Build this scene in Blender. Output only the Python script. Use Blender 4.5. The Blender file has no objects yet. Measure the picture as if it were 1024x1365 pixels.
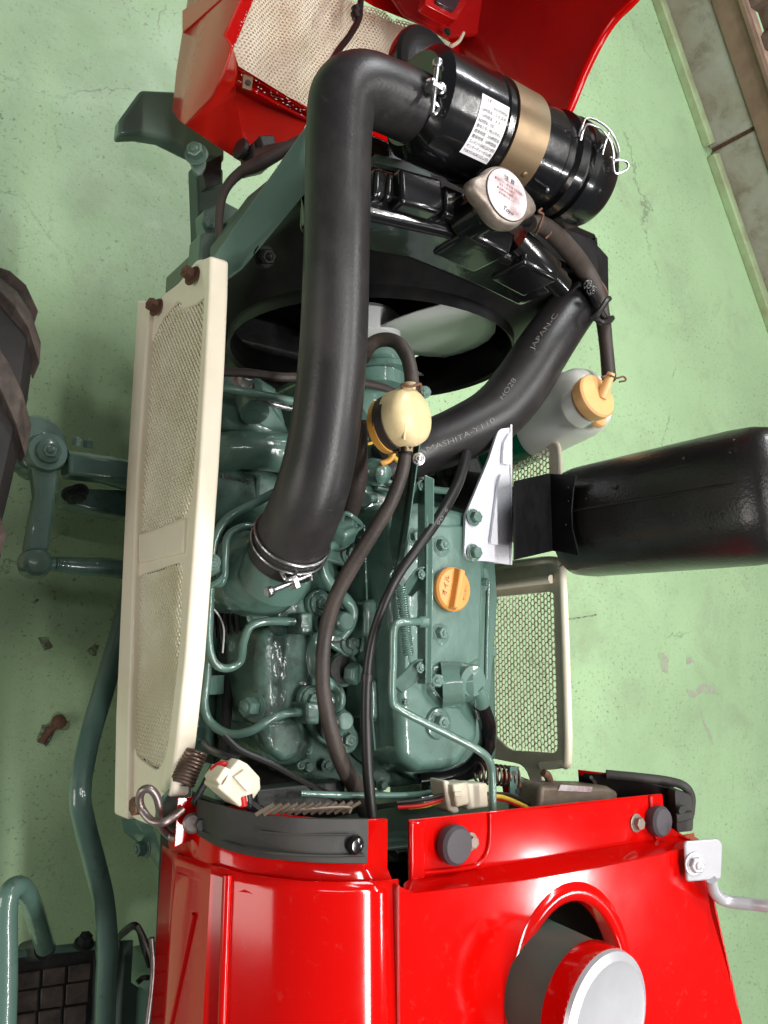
import bpy, bmesh, math, random
from mathutils import Vector, Matrix, Euler
random.seed(7)
S = bpy.context.scene
COL = S.collection

# ------------------------------------------------------------ camera (solved from the photo's vanishing points)
CW, CH, FPX = 1024.0, 1365.0, 1100.0
_n = Vector((-812, -178, -1100)).normalized()          # straight down, in camera axes
_up = -_n
_l = Vector((1531, -188, -1100)); _l = (_l - _up * _l.dot(_up)).normalized()   # across the tractor
_f = _up.cross(_l)                                     # along the tractor
R3 = Matrix((_l, _f, _up))                             # camera -> world
CAMPOS = Vector((-.68, 0, 1.75))
cam_d = bpy.data.cameras.new('camera'); cam = bpy.data.objects.new('camera', cam_d); COL.objects.link(cam)
cam.matrix_world = Matrix.Translation(CAMPOS) @ R3.to_4x4()
cam_d.sensor_fit = 'VERTICAL'; cam_d.sensor_height = 36; cam_d.lens = FPX / CH * 36
cam_d.clip_start = .02; cam_d.clip_end = 100
S.camera = cam

# ------------------------------------------------------------ world, lamps, exposure
w = bpy.data.worlds.new('World'); S.world = w; w.use_nodes = True
w.node_tree.nodes['Background'].inputs[0].default_value = (.90, .96, 1.0, 1)
w.node_tree.nodes['Background'].inputs[1].default_value = .075

def area(name, loc, target, sx, sy, power, col=(1, 1, 1)):
    d = bpy.data.lights.new(name, 'AREA'); d.shape = 'RECTANGLE'; d.size = sx; d.size_y = sy
    d.energy = power; d.color = col
    o = bpy.data.objects.new(name, d); COL.objects.link(o); o.location = loc
    o.rotation_euler = (Vector(target) - Vector(loc)).to_track_quat('-Z', 'Y').to_euler()
    return o
area('doorway_light', (4.3, .2, 2.2), (1.1, .1, .3), 2.2, 1.6, 260, (.97, .98, 1))
area('panel_light', (2.25, -1.05, 3.0), (1.6, -.8, 0), .26, .16, 9, (1, 1, 1))
area('window_light', (1.4, 3.4, 3.0), (.2, .5, .5), 1.6, .9, 85, (.95, .98, 1))
area('tube_light', (.16, -.9, 3.05), (.16, -.9, 0), .16, 2.4, 52, (1, .98, .94))
area('tube_light', (.16, 1.9, 3.05), (.16, 1.9, 0), .10, 1.2, 11, (1, .98, .94))
area('tube_light', (1.35, .5, 3.05), (1.35, .5, 0), .05, 1.2, 30, (1, .98, .94))  # extra unseen tube, added for glints and a brighter floor at right
area('tube_light', (-.75, .3, 3.05), (-.3, .2, 0), .04, 1.2, 5, (1, .98, .94))  # another added tube, only for glints on the engine paint
area('side_fill', (-3.0, -.4, 1.15), (-.2, .2, .85), 1.3, 1.0, 20, (1, .93, .86))  # added fill from the left to brighten the cream side panel
S.view_settings.view_transform = 'Standard'; S.view_settings.look = 'None'
S.view_settings.exposure = .42; S.view_settings.gamma = 1

# ------------------------------------------------------------ pixel helpers: where a seen point lies in the place
def ray(u, v): return R3 @ Vector((u - 512, -(v - 682.5), -FPX)) / FPX
def P(u, v, z):
    d = ray(u, v); return CAMPOS + d * ((z - CAMPOS.z) / d.z)
def PX(u, v, x):
    d = ray(u, v); return CAMPOS + d * ((x - CAMPOS.x) / d.x)
def PY(u, v, y):
    d = ray(u, v); return CAMPOS + d * ((y - CAMPOS.y) / d.y)
def PP(u, v, p0, n):
    d = ray(u, v); return CAMPOS + d * ((Vector(p0) - CAMPOS).dot(n) / d.dot(n))
def depth(p): return -(R3.transposed() @ (Vector(p) - CAMPOS)).z
def m_at(px, p): return px * depth(p) / FPX            # pixels to metres at a point

# ------------------------------------------------------------ materials
def mat(name, color, rough=.5, metal=0, coat=0, noise=0, nscale=20, color2=None, bump=0, bscale=200, spec=.5,
        rvar=0, trans=0, sss=0, thresh=None, ior=1.45, dirt=None):
    m = bpy.data.materials.new(name); m.use_nodes = True; nt = m.node_tree; N = nt.nodes; L = nt.links
    b = N['Principled BSDF']
    b.inputs['Base Color'].default_value = (*color, 1); b.inputs['Roughness'].default_value = rough
    b.inputs['Metallic'].default_value = metal; b.inputs['Coat Weight'].default_value = coat
    b.inputs['Coat Roughness'].default_value = .06; b.inputs['Specular IOR Level'].default_value = spec
    b.inputs['Transmission Weight'].default_value = trans; b.inputs['IOR'].default_value = ior
    if sss:
        b.inputs['Subsurface Weight'].default_value = sss; b.inputs['Subsurface Radius'].default_value = (.02, .02, .015); b.inputs['Subsurface Scale'].default_value = .5
    tc = N.new('ShaderNodeTexCoord')
    if color2 or rvar:
        n = N.new('ShaderNodeTexNoise'); n.inputs['Scale'].default_value = nscale; n.inputs['Detail'].default_value = 8
        n.inputs['Roughness'].default_value = .65
        L.new(tc.outputs['Object'], n.inputs['Vector'])
        r = N.new('ShaderNodeValToRGB'); a, c = thresh or (.35, .7)
        r.color_ramp.elements[0].position = a; r.color_ramp.elements[1].position = c
        L.new(n.outputs['Fac'], r.inputs['Fac'])
        if color2:
            mx = N.new('ShaderNodeMix'); mx.data_type = 'RGBA'
            mx.inputs[6].default_value = (*color, 1); mx.inputs[7].default_value = (*color2, 1)
            L.new(r.outputs['Color'], mx.inputs[0]); L.new(mx.outputs[2], b.inputs['Base Color'])
        if rvar:
            mr = N.new('ShaderNodeMapRange'); mr.inputs[3].default_value = rough; mr.inputs[4].default_value = min(1, rough + rvar)
            L.new(r.outputs['Color'], mr.inputs[0]); L.new(mr.outputs[0], b.inputs['Roughness'])
    if dirt:                                           # grime or dust: (colour, amount, scale, from, to)
        dc, da, ds, d0, d1 = dirt
        n3 = N.new('ShaderNodeTexNoise'); n3.inputs['Scale'].default_value = ds; n3.inputs['Detail'].default_value = 10
        n3.inputs['Roughness'].default_value = .78; n3.inputs['Distortion'].default_value = .4
        L.new(tc.outputs['Object'], n3.inputs['Vector'])
        r3 = N.new('ShaderNodeMapRange'); r3.inputs[1].default_value = d0; r3.inputs[2].default_value = d1; r3.inputs[4].default_value = da
        L.new(n3.outputs['Fac'], r3.inputs[0])
        m3 = N.new('ShaderNodeMix'); m3.data_type = 'RGBA'; m3.inputs[7].default_value = (*dc, 1); L.new(r3.outputs[0], m3.inputs[0])
        bc = b.inputs['Base Color']
        if bc.is_linked: L.new(bc.links[0].from_socket, m3.inputs[6])
        else: m3.inputs[6].default_value = (*color, 1)
        L.new(m3.outputs[2], bc)
        if not b.inputs['Roughness'].is_linked:
            mr3 = N.new('ShaderNodeMapRange'); mr3.inputs[2].default_value = 1; mr3.inputs[3].default_value = rough; mr3.inputs[4].default_value = min(1, rough + .45)
            L.new(r3.outputs[0], mr3.inputs[0]); L.new(mr3.outputs[0], b.inputs['Roughness'])
    if bump:
        n2 = N.new('ShaderNodeTexNoise'); n2.inputs['Scale'].default_value = bscale; n2.inputs['Detail'].default_value = 4
        L.new(tc.outputs['Object'], n2.inputs['Vector'])
        bp = N.new('ShaderNodeBump'); bp.inputs['Strength'].default_value = bump; bp.inputs['Distance'].default_value = .002
        L.new(n2.outputs['Fac'], bp.inputs['Height']); L.new(bp.outputs[0], b.inputs['Normal'])
        if coat: L.new(bp.outputs[0], b.inputs['Coat Normal'])
    return m
M = {}
M['green'] = mat('green_engine_paint', (.098, .185, .153), .32, coat=.9, dirt=((.045, .042, .03), .65, 26, .56, .70), color2=(.080, .155, .127), nscale=9, bump=.32, bscale=70, rvar=.15)
M['green_cast'] = mat('green_painted_casting', (.085, .162, .132), .34, coat=.9, dirt=((.025, .024, .018), .8, 22, .50, .66), color2=(.06, .12, .098), nscale=16, bump=.32, bscale=110, rvar=.2)
M['green_smooth'] = mat('green_frame_paint', (.12, .20, .155), .35, coat=.25, color2=(.095, .17, .13), nscale=5, bump=.08, bscale=60)
M['red'] = mat('glossy_red_paint', (.50, .0018, .0010), .08, dirt=((.36, .10, .08), .40, 70, .58, .80), coat=.0, bump=.04, bscale=14, rvar=.06, nscale=6)
M['red_in'] = mat('red_inner_paint', (.42, .004, .004), .3, coat=.5, color2=(.30, .003, .003), nscale=4, bump=.12, bscale=30, rvar=.2)
M['red_worn'] = mat('worn_red_paint', (.60, .012, .006), .16, coat=.3, color2=(.52, .02, .012), nscale=10, bump=.15, bscale=80)
M['cream'] = mat('cream_paint', (.86, .79, .65), .42, dirt=((.40, .30, .20), .55, 30, .62, .78), coat=.15, color2=(.76, .67, .51), nscale=7, bump=.06, bscale=60)
M['cream_dirty'] = mat('dusty_cream_paint', (.78, .71, .57), .6, color2=(.60, .51, .38), nscale=14, bump=.3, bscale=120)
M['screen'] = mat('cream_screen_paint', (.92, .89, .76), .5, color2=(.74, .68, .50), nscale=9)
M['mesh_brown'] = mat('dusty_mesh', (.50, .43, .31), .7, color2=(.36, .28, .19), nscale=30)
M['rubber'] = mat('black_hose_rubber', (.018, .0165, .0175), .36, color2=(.042, .038, .037), nscale=7, thresh=(.45, .75), dirt=((.16, .145, .13), .40, 34, .60, .80), bump=.12, bscale=260, rvar=.15, spec=.45)
M['rubber_brown'] = mat('aged_hose_rubber', (.032, .025, .023), .5, color2=(.065, .047, .038), nscale=18, bump=.3, bscale=200, rvar=.15)
M['seal'] = mat('rubber_seal', (.020, .019, .018), .55, color2=(.038, .034, .030), nscale=18, bump=.2, bscale=150, rvar=.2)
M['gloss_black'] = mat('gloss_black_paint', (.006, .006, .007), .20, dirt=((.12, .11, .10), .28, 45, .62, .80), coat=.5, bump=.12, bscale=60)
M['black'] = mat('satin_black_paint', (.0045, .0045, .005), .38, coat=.0, spec=.22, color2=(.014, .013, .013), nscale=12, bump=.08, bscale=140, rvar=.15)
M['muffler'] = mat('heat_black_paint', (.0095, .009, .009), .30, coat=.25, dirt=((.09, .06, .045), .35, 55, .64, .78), color2=(.014, .012, .012), nscale=16, bump=.25, bscale=240, rvar=.12)
M['dark'] = mat('oily_metal_bay_shade', (.012, .013, .013), .5, color2=(.03, .034, .032), nscale=30, bump=.5, bscale=120)
M['tyre'] = mat('tyre_rubber', (.010, .009, .010), .7, color2=(.025, .02, .018), nscale=16, bump=.4, bscale=120)
M['tread'] = mat('dusty_tread_rubber', (.024, .020, .019), .75, color2=(.13, .095, .08), nscale=20, bump=.5, bscale=90)
M['steel'] = mat('zinc_plated_steel', (.62, .62, .64), .28, metal=1, color2=(.42, .41, .40), nscale=60, bump=.15, bscale=300)
M['silver'] = mat('silver_paint', (.46, .46, .49), .34, metal=.35, color2=(.50, .50, .53), nscale=30, bump=.06, bscale=400)
M['silver_bracket'] = mat('silver_sprayed_bracket', (.74, .74, .80), .45, metal=.1, bump=.5, bscale=420)
M['rust'] = mat('rusty_iron', (.10, .045, .028), .75, color2=(.20, .10, .06), nscale=90, bump=.6, bscale=300)
M['spring'] = mat('brown_spring_steel', (.20, .14, .11), .4, metal=.7, color2=(.10, .06, .045), nscale=60)
M['rod'] = mat('bare_bent_rod', (.30, .26, .26), .38, metal=.8, color2=(.20, .14, .12), nscale=50, bump=.2, bscale=200)
M['brass'] = mat('gold_passivated_band', (.22, .14, .08), .33, metal=.65, color2=(.19, .15, .09), nscale=14, bump=.1, bscale=60, rvar=.15)
M['capmetal'] = mat('worn_cap_metal', (.33, .28, .24), .45, metal=.6, color2=(.19, .145, .115), nscale=60, bump=.2, bscale=200)
M['label'] = mat('paper_label', (.82, .80, .84), .35)
M['cap_label'] = mat('worn_cap_label', (.66, .62, .64), .35, color2=(.36, .24, .24), nscale=38, thresh=(.44, .70))
M['ink'] = mat('black_ink', (.03, .025, .03), .6)
M['ink_red'] = mat('faded_red_ink', (.28, .06, .07), .6)
M['white_ink'] = mat('white_stamped_ink', (.30, .29, .28), .7, color2=(.10, .095, .095), nscale=160)
M['orange'] = mat('orange_plastic', (.70, .30, .075), .38, sss=.15, bump=.1, bscale=90)
M['orange_pale'] = mat('pale_orange_plastic', (.88, .52, .22), .35, sss=.2)
M['amber'] = mat('amber_plastic', (.70, .34, .07), .3, sss=.2)
M['cloudy'] = mat('cloudy_cream_plastic', (.70, .58, .34), .35, sss=.25, color2=(.62, .47, .24), nscale=30, bump=.2, bscale=60)
M['bottle'] = mat('translucent_bottle_plastic', (.88, .89, .83), .3, sss=.4, color2=(.80, .81, .74), nscale=8)
M['coolant'] = mat('green_coolant_in_plastic', (.0, .16, .075), .25, sss=.1, coat=.3)
M['fan'] = mat('white_fan_plastic', (.90, .92, .92), .5)
M['connector'] = mat('ivory_connector_plastic', (.66, .62, .50), .4, sss=.1, color2=(.55, .48, .36), nscale=40)
M['wire_black'] = mat('black_wire', (.014, .013, .013), .4)
M['wire_red'] = mat('red_wire', (.5, .01, .01), .4)
M['wire_yellow'] = mat('yellow_wire', (.65, .42, .05), .4)
M['wire_white'] = mat('white_wire', (.55, .55, .55), .4)
M['relay'] = mat('tarnished_box', (.24, .20, .155), .42, metal=.5, color2=(.14, .10, .075), nscale=25, bump=.2, bscale=120, rvar=.2)
M['bumper'] = mat('grey_rubber', (.060, .052, .060), .6, bump=.2, bscale=200)
M['plate'] = mat('grey_green_plate', (.055, .095, .078), .5, color2=(.04, .07, .058), nscale=8)
M['lens'] = mat('smoked_lens', (.03, .028, .035), .2, coat=.5)

def floor_mat():
    m = bpy.data.materials.new('green_painted_concrete'); m.use_nodes = True; nt = m.node_tree; N = nt.nodes; L = nt.links
    b = N['Principled BSDF']; tc = N.new('ShaderNodeTexCoord')
    def noise(s, d=8, r=.6, dist=0, vec=None):
        n = N.new('ShaderNodeTexNoise'); n.inputs['Scale'].default_value = s; n.inputs['Detail'].default_value = d
        n.inputs['Roughness'].default_value = r; n.inputs['Distortion'].default_value = dist
        L.new(vec or tc.outputs['Object'], n.inputs['Vector']); return n.outputs['Fac']
    def ramp(f, a, c):
        r = N.new('ShaderNodeValToRGB'); r.color_ramp.elements[0].position = a; r.color_ramp.elements[1].position = c
        L.new(f, r.inputs['Fac']); return r.outputs['Color']
    def mix(fac, a, bb):
        mx = N.new('ShaderNodeMix'); mx.data_type = 'RGBA'; L.new(fac, mx.inputs[0])
        if isinstance(a, tuple): mx.inputs[6].default_value = (*a, 1)
        else: L.new(a, mx.inputs[6])
        if isinstance(bb, tuple): mx.inputs[7].default_value = (*bb, 1)
        else: L.new(bb, mx.inputs[7])
        return mx.outputs[2]
    def mul(a, c):
        k = N.new('ShaderNodeMath'); k.operation = 'MULTIPLY'; L.new(a, k.inputs[0])
        if isinstance(c, float): k.inputs[1].default_value = c
        else: L.new(c, k.inputs[1])
        return k.outputs[0]
    c = mix(ramp(noise(1.7, 6, .6), .38, .66), (.44, .645, .370), (.375, .55, .315))
    c = mix(mul(ramp(noise(4, 12, .72, .8), .52, .76), .60), c, (.30, .36, .235))           # worn brownish patches
    vo = N.new('ShaderNodeTexVoronoi'); vo.feature = 'DISTANCE_TO_EDGE'; vo.inputs['Scale'].default_value = 1.5
    mv = N.new('ShaderNodeMix'); mv.data_type = 'VECTOR'; mv.inputs[0].default_value = .16
    nv = N.new('ShaderNodeTexNoise'); nv.inputs['Scale'].default_value = 5; nv.inputs['Detail'].default_value = 9; nv.inputs['Roughness'].default_value = .7
    L.new(tc.outputs['Object'], nv.inputs['Vector']); L.new(tc.outputs['Object'], mv.inputs[4]); L.new(nv.outputs['Color'], mv.inputs[5]); L.new(mv.outputs[1], vo.inputs['Vector'])
    rv = N.new('ShaderNodeMapRange'); rv.inputs[1].default_value = .001; rv.inputs[2].default_value = .004; rv.inputs[3].default_value = 1; rv.inputs[4].default_value = 0
    L.new(vo.outputs['Distance'], rv.inputs[0])
    c = mix(mul(mul(rv.outputs[0], ramp(noise(3.1, 5, .6), .50, .60)), .7), c, (.13, .15, .10))      # hairline cracks
    c = mix(mul(ramp(noise(1.3, 7, .68, 1.2), .56, .74), .30), c, (.24, .30, .18))       # old oily stains
    c = mix(mul(ramp(noise(75, 6, .75), .575, .625), mul(ramp(noise(2.3, 4, .6), .38, .60), .75)), c, (.10, .11, .075))  # chips in clusters
    c = mix(mul(ramp(noise(170, 3, .6), .655, .70), .8), c, (.10, .10, .08))             # fine specks
    mp = N.new('ShaderNodeMapping'); mp.inputs['Rotation'].default_value = (0, 0, .6); mp.inputs['Scale'].default_value = (2, 26, 1)
    L.new(tc.outputs['Object'], mp.inputs['Vector'])
    c = mix(mul(ramp(noise(3, 9, .7, .3, mp.outputs[0]), .66, .74), .30), c, (.22, .25, .20))      # scrape streaks
    L.new(c, b.inputs['Base Color'])
    mr = N.new('ShaderNodeMapRange'); mr.inputs[3].default_value = .30; mr.inputs[4].default_value = .62
    L.new(ramp(noise(6, 8, .7), .3, .7), mr.inputs[0]); L.new(mr.outputs[0], b.inputs['Roughness'])
    bp = N.new('ShaderNodeBump'); bp.inputs['Strength'].default_value = .5; bp.inputs['Distance'].default_value = .004
    L.new(noise(26, 10, .72), bp.inputs['Height']); L.new(bp.outputs[0], b.inputs['Normal'])
    return m
M['floor'] = floor_mat()
M['scuff'] = mat('scraped_floor_paint', (.42, .36, .32), .7, color2=(.36, .50, .32), nscale=60, thresh=(.42, .58))
M['bare'] = mat('bare_dirty_concrete', (.12, .13, .09), .8, color2=(.28, .38, .22), nscale=45, thresh=(.46, .56))
M['concrete'] = mat('grey_concrete', (.40, .39, .35), .85, color2=(.28, .24, .17), nscale=4.5, dirt=((.12, .105, .08), .7, 9, .52, .72), bump=1.0, bscale=26)
M['timber'] = mat('brown_timber', (.26, .17, .12), .7, color2=(.18, .11, .08), nscale=12, bump=.4, bscale=40)
M['sheet'] = mat('rusty_corrugated_sheet', (.22, .16, .12), .7, color2=(.12, .075, .05), nscale=22, bump=.5, bscale=60)
M['skirting'] = mat('green_painted_skirting', (.40, .52, .30), .5, color2=(.30, .30, .17), nscale=10)

# ------------------------------------------------------------ object helpers
def thing(name, label, cat, loc=(0, 0, 0), group=None):
    o = bpy.data.objects.new(name, None); COL.objects.link(o); o.location = loc; o.empty_display_size = .05
    o['label'] = label; o['category'] = cat
    if group: o['group'] = group
    return o
def root_loc(o):
    v = Vector((0, 0, 0))
    while o is not None: v += Vector(o.location); o = o.parent
    return v
def link(name, me, m, parent=None, label=None, kind=None, smooth=True, bevel=0, bseg=2, autosmooth=40):
    o = bpy.data.objects.new(name, me); COL.objects.link(o)
    if m is not None and not me.materials: me.materials.append(M[m] if isinstance(m, str) else m)
    if parent is not None:
        o.parent = parent; o.location = -root_loc(parent)
    if smooth:
        me.polygons.foreach_set('use_smooth', [True] * len(me.polygons))
        try: me.set_sharp_from_angle(angle=math.radians(autosmooth))
        except Exception: pass
    if bevel:
        b = o.modifiers.new('bevel', 'BEVEL'); b.width = bevel; b.segments = bseg; b.limit_method = 'ANGLE'; b.angle_limit = math.radians(35)
        b.harden_normals = False
    if label: o['label'] = label
    if kind: o['kind'] = kind
    return o
def bm_mesh(bm, name='m', recalc=True):
    if recalc: bmesh.ops.recalc_face_normals(bm, faces=bm.faces[:])
    me = bpy.data.meshes.new(name); bm.to_mesh(me); bm.free(); return me
def frame(n, hint=None):
    n = Vector(n).normalized(); h = Vector(hint) if hint is not None else (Vector((0, 1, 0)) if abs(n.y) < .9 else Vector((1, 0, 0)))
    x = (h - n * h.dot(n)).normalized(); y = n.cross(x)
    return x, y, n
def catmull(pts, n=8):
    pts = [Vector(p) for p in pts]; k = len(pts)
    if k < 3: return [pts[0].lerp(pts[-1], i / n) for i in range(n + 1)]
    out = []
    ext = [pts[0] * 2 - pts[1]] + pts + [pts[-1] * 2 - pts[-2]]
    for i in range(1, k):
        a, b, c, d = ext[i - 1], ext[i], ext[i + 1], ext[i + 2]
        for j in range(n):
            t = j / n
            out.append(.5 * ((2 * b) + (-a + c) * t + (2 * a - 5 * b + 4 * c - d) * t * t + (-a + 3 * b - 3 * c + d) * t ** 3))
    out.append(pts[-1]); return out
def sweep_frames(path):
    fr = []; T0 = (path[1] - path[0]).normalized()
    x, y, _ = frame(T0, Vector((0, 0, 1)) if abs(T0.z) < .9 else Vector((1, 0, 0)))
    for i, p in enumerate(path):
        a = path[max(i - 1, 0)]; b = path[min(i + 1, len(path) - 1)]; T = (b - a).normalized()
        x = (x - T * x.dot(T)).normalized(); y = T.cross(x); fr.append((p, x, y, T))
    return fr
def add_tube(bm, pts, r, seg=12, n=8, smooth=True, caps=True, flat=None):
    path = catmull(pts, n) if smooth else [Vector(p) for p in pts]
    fr = sweep_frames(path); K = len(path); rings = []
    for i, (p, x, y, T) in enumerate(fr):
        if isinstance(r, (list, tuple)):
            t = i / (K - 1) * (len(r) - 1); a = int(min(t, len(r) - 2)); rr = r[a] + (r[a + 1] - r[a]) * (t - a)
        else: rr = r
        rings.append([bm.verts.new(p + (x * math.cos(q) + y * math.sin(q)) * rr) for q in [2 * math.pi * j / seg for j in range(seg)]])
    for i in range(K - 1):
        for j in range(seg):
            bm.faces.new((rings[i][j], rings[i][(j + 1) % seg], rings[i + 1][(j + 1) % seg], rings[i + 1][j]))
    if caps: bm.faces.new(rings[0][::-1]); bm.faces.new(rings[-1])
    return fr
def tube(name, pts, r, m, parent, seg=12, n=8, smooth=True, label=None, caps=True):
    bm = bmesh.new(); fr = add_tube(bm, pts, r, seg, n, smooth, caps)
    o = link(name, bm_mesh(bm, name), m, parent, label); return o, fr
def uvz(l): return [P(*p) for p in l]
def ptube(name, l, rpx, m, parent, **k):
    pts = uvz(l)
    if isinstance(rpx, (list, tuple)):
        r = [m_at(q, pts[round(i * (len(pts) - 1) / (len(rpx) - 1))]) for i, q in enumerate(rpx)]
    else: r = m_at(rpx, pts[len(pts) // 2])
    return tube(name, pts, r, m, parent, **k)
def add_lathe(bm, p, axis, prof, seg=32, hint=None, cap0=True, cap1=True, sx=1, sy=1):
    x, y, nrm = frame(axis, hint); p = Vector(p); rings = []
    for (h, r) in prof:
        rings.append([bm.verts.new(p + nrm * h + (x * math.cos(q) * sx + y * math.sin(q) * sy) * r) for q in [2 * math.pi * j / seg for j in range(seg)]])
    for a, b in zip(rings, rings[1:]):
        for j in range(seg): bm.faces.new((a[j], a[(j + 1) % seg], b[(j + 1) % seg], b[j]))
    if cap0: bm.faces.new(rings[0][::-1])
    if cap1: bm.faces.new(rings[-1])
def lathe(name, p, axis, prof, m, parent, seg=32, label=None, bevel=0, hint=None, **k):
    bm = bmesh.new(); add_lathe(bm, p, axis, prof, seg, hint, **k)
    return link(name, bm_mesh(bm, name), m, parent, label, bevel=bevel, autosmooth=35)
def add_prism(bm, top, bottom):
    a = [bm.verts.new(q) for q in top]; b = [bm.verts.new(q) for q in bottom]; n = len(a)
    bm.faces.new(a); bm.faces.new(b[::-1])
    for i in range(n): bm.faces.new((a[i], b[i], b[(i + 1) % n], a[(i + 1) % n]))
def add_box(bm, c, sx, sy, sz, x=(1, 0, 0), y=(0, 1, 0), z=(0, 0, 1)):
    c = Vector(c); x = Vector(x) * sx / 2; y = Vector(y) * sy / 2; z = Vector(z) * sz / 2
    add_prism(bm, [c - x - y + z, c + x - y + z, c + x + y + z, c - x + y + z], [c - x - y - z, c + x - y - z, c + x + y - z, c - x + y - z])
def box(name, c, s, m, parent, bevel=.002, label=None, **k):
    bm = bmesh.new(); add_box(bm, c, *s, **k); return link(name, bm_mesh(bm, name), m, parent, label, bevel=bevel)
def prism(name, uv, z1, z0, m, parent, bevel=.003, grow=0, label=None, bseg=3):
    """block whose top outline is seen at uv at height z1 and which goes straight down to z0"""
    top = [P(u, v, z1) for u, v in uv]; c = sum(top, Vector()) / len(top)
    bot = [Vector((c.x + (q.x - c.x) * (1 + grow), c.y + (q.y - c.y) * (1 + grow), z0)) for q in top]
    bm = bmesh.new(); add_prism(bm, top, bot)
    return link(name, bm_mesh(bm, name), m, parent, label, bevel=bevel, bseg=bseg)
def slab(name, pts, n, t, m, parent, bevel=.001, label=None, bseg=2):
    """plate through the points, thickness t away from n"""
    n = Vector(n).normalized(); bm = bmesh.new(); add_prism(bm, pts, [Vector(q) - n * t for q in pts])
    return link(name, bm_mesh(bm, name), m, parent, label, bevel=bevel, bseg=bseg)
def rounded(pts, r, k=5):
    """round the corners of a closed polygon (list of Vectors)"""
    out = []; n = len(pts)
    for i in range(n):
        a, b, c = Vector(pts[i - 1]), Vector(pts[i]), Vector(pts[(i + 1) % n])
        rr = r[i] if isinstance(r, (list, tuple)) else r
        d1 = (a - b); d2 = (c - b); q = min(rr, d1.length * .48, d2.length * .48)
        if q < 1e-5: out.append(b); continue
        s = b + d1.normalized() * q; e = b + d2.normalized() * q
        for j in range(k + 1):
            t = j / k; out.append(s * (1 - t) ** 2 + b * 2 * t * (1 - t) + e * t * t)
    return out
_bolt = {}
def bolt(p, n, r, m='green', parent=None, h=.6, washer=True, name='bolt', dome=True, spin=None):
    key = (round(h, 2), washer, dome, m)
    if key not in _bolt:
        bm = bmesh.new(); z = 0
        if washer:
            add_lathe(bm, (0, 0, 0), (0, 0, 1), [(0, 1.45), (.14, 1.45), (.18, 1.38)], 20); z = .18
            add_lathe(bm, (0, 0, z), (0, 0, 1), [(0, 1.18), (.1, 1.18)], 20); z += .1
        add_lathe(bm, (0, 0, z), (0, 0, 1), [(0, 1.0), (h, 1.0), (h + .1, .84)], 6)
        if dome: add_lathe(bm, (0, 0, z + h), (0, 0, 1), [(.1, .5), (.24, .46), (.34, .3), (.38, .1)], 12)
        _bolt[key] = bm_mesh(bm, 'bolt')
        _bolt[key].materials.append(M[m])
        _bolt[key].polygons.foreach_set('use_smooth', [True] * len(_bolt[key].polygons)); _bolt[key].set_sharp_from_angle(angle=math.radians(32))
    o = bpy.data.objects.new(name, _bolt[key]); COL.objects.link(o)
    x, y, nn = frame(n); a = random.uniform(0, 1) if spin is None else spin
    x, y = x * math.cos(a) + y * math.sin(a), y * math.cos(a) - x * math.sin(a)
    mt = Matrix((x, y, nn)).transposed().to_4x4(); mt = Matrix.Translation(Vector(p) - root_loc(parent)) @ mt @ Matrix.Scale(r, 4)
    o.parent = parent; o.matrix_local = mt
    return o
def pbolt(u, v, z, rpx, parent, n=(0, 0, 1), **k):
    p = P(u, v, z); return bolt(p, n, m_at(rpx, p), parent=parent, **k)
def text_mesh(s, size=1, align='CENTER', extrude=0, spacing=1, bold=0):
    cu = bpy.data.curves.new('t', 'FONT'); cu.body = s; cu.size = size; cu.align_x = align; cu.align_y = 'CENTER'
    cu.resolution_u = 3; cu.extrude = extrude; cu.space_character = spacing; cu.offset = bold
    o = bpy.data.objects.new('t', cu); COL.objects.link(o); dg = bpy.context.evaluated_depsgraph_get()
    me = bpy.data.meshes.new_from_object(o.evaluated_get(dg)); bpy.data.objects.remove(o); bpy.data.curves.remove(cu); return me
def text_on(name, s, fn, size, m, parent, align='CENTER', spacing=1, sub=0, bold=0):
    """writing whose flat coordinates are carried onto a surface by fn(x, y)"""
    me = text_mesh(s, size, align, 0, spacing, bold)
    for v in me.vertices: v.co = fn(v.co.x, v.co.y)
    me.materials.clear()
    return link(name, me, m, parent, smooth=False)

# in-plane polygon test and pierced sheet
def inside(pt, poly):
    x, y = pt; c = False; n = len(poly)
    for i in range(n):
        x1, y1 = poly[i]; x2, y2 = poly[i - 1]
        if (y1 > y) != (y2 > y) and x < (x2 - x1) * (y - y1) / (y2 - y1) + x1: c = not c
    return c
def hexmesh(name, poly, fn, cw, ch, hole, m, parent, wob=0, thick=.0012, fill=None, bend=0, tilt=0):
    """sheet of six-sided openings over the polygon poly (flat x, y); fn(x, y, h) carries it into place"""
    xs = [p[0] for p in poly]; ys = [p[1] for p in poly]; bm = bmesh.new(); row = 0; y = min(ys)
    shape = [(0, .5), (.5, .25), (.5, -.25), (0, -.5), (-.5, -.25), (-.5, .25)]
    while y < max(ys):
        x = min(xs) + (cw / 2 if row % 2 else 0)
        while x < max(xs):
            if inside((x, y), poly):
                hs = hole * (1 + random.uniform(-wob, wob)); h1 = random.uniform(-bend, bend)
                sh = [(x + a * cw, y + b * ch * 4 / 3) for a, b in shape]
                o1 = [bm.verts.new(fn(a, b, h1 + tilt * (a - x) / cw)) for a, b in sh]
                i1 = [bm.verts.new(fn(x + (a - x) * hs, y + (b - y) * hs, h1 + tilt * (a - x) * hs / cw)) for a, b in sh]
                i2 = [bm.verts.new(fn(x + (a - x) * hs, y + (b - y) * hs, h1 - thick)) for a, b in sh]
                for k in range(6):
                    q = (k + 1) % 6; bm.faces.new((o1[k], o1[q], i1[q], i1[k])); bm.faces.new((i1[k], i1[q], i2[q], i2[k]))
            x += cw
        y += ch; row += 1
    return link(name, bm_mesh(bm, name, recalc=False), m, parent, kind='stuff', smooth=False)
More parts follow.
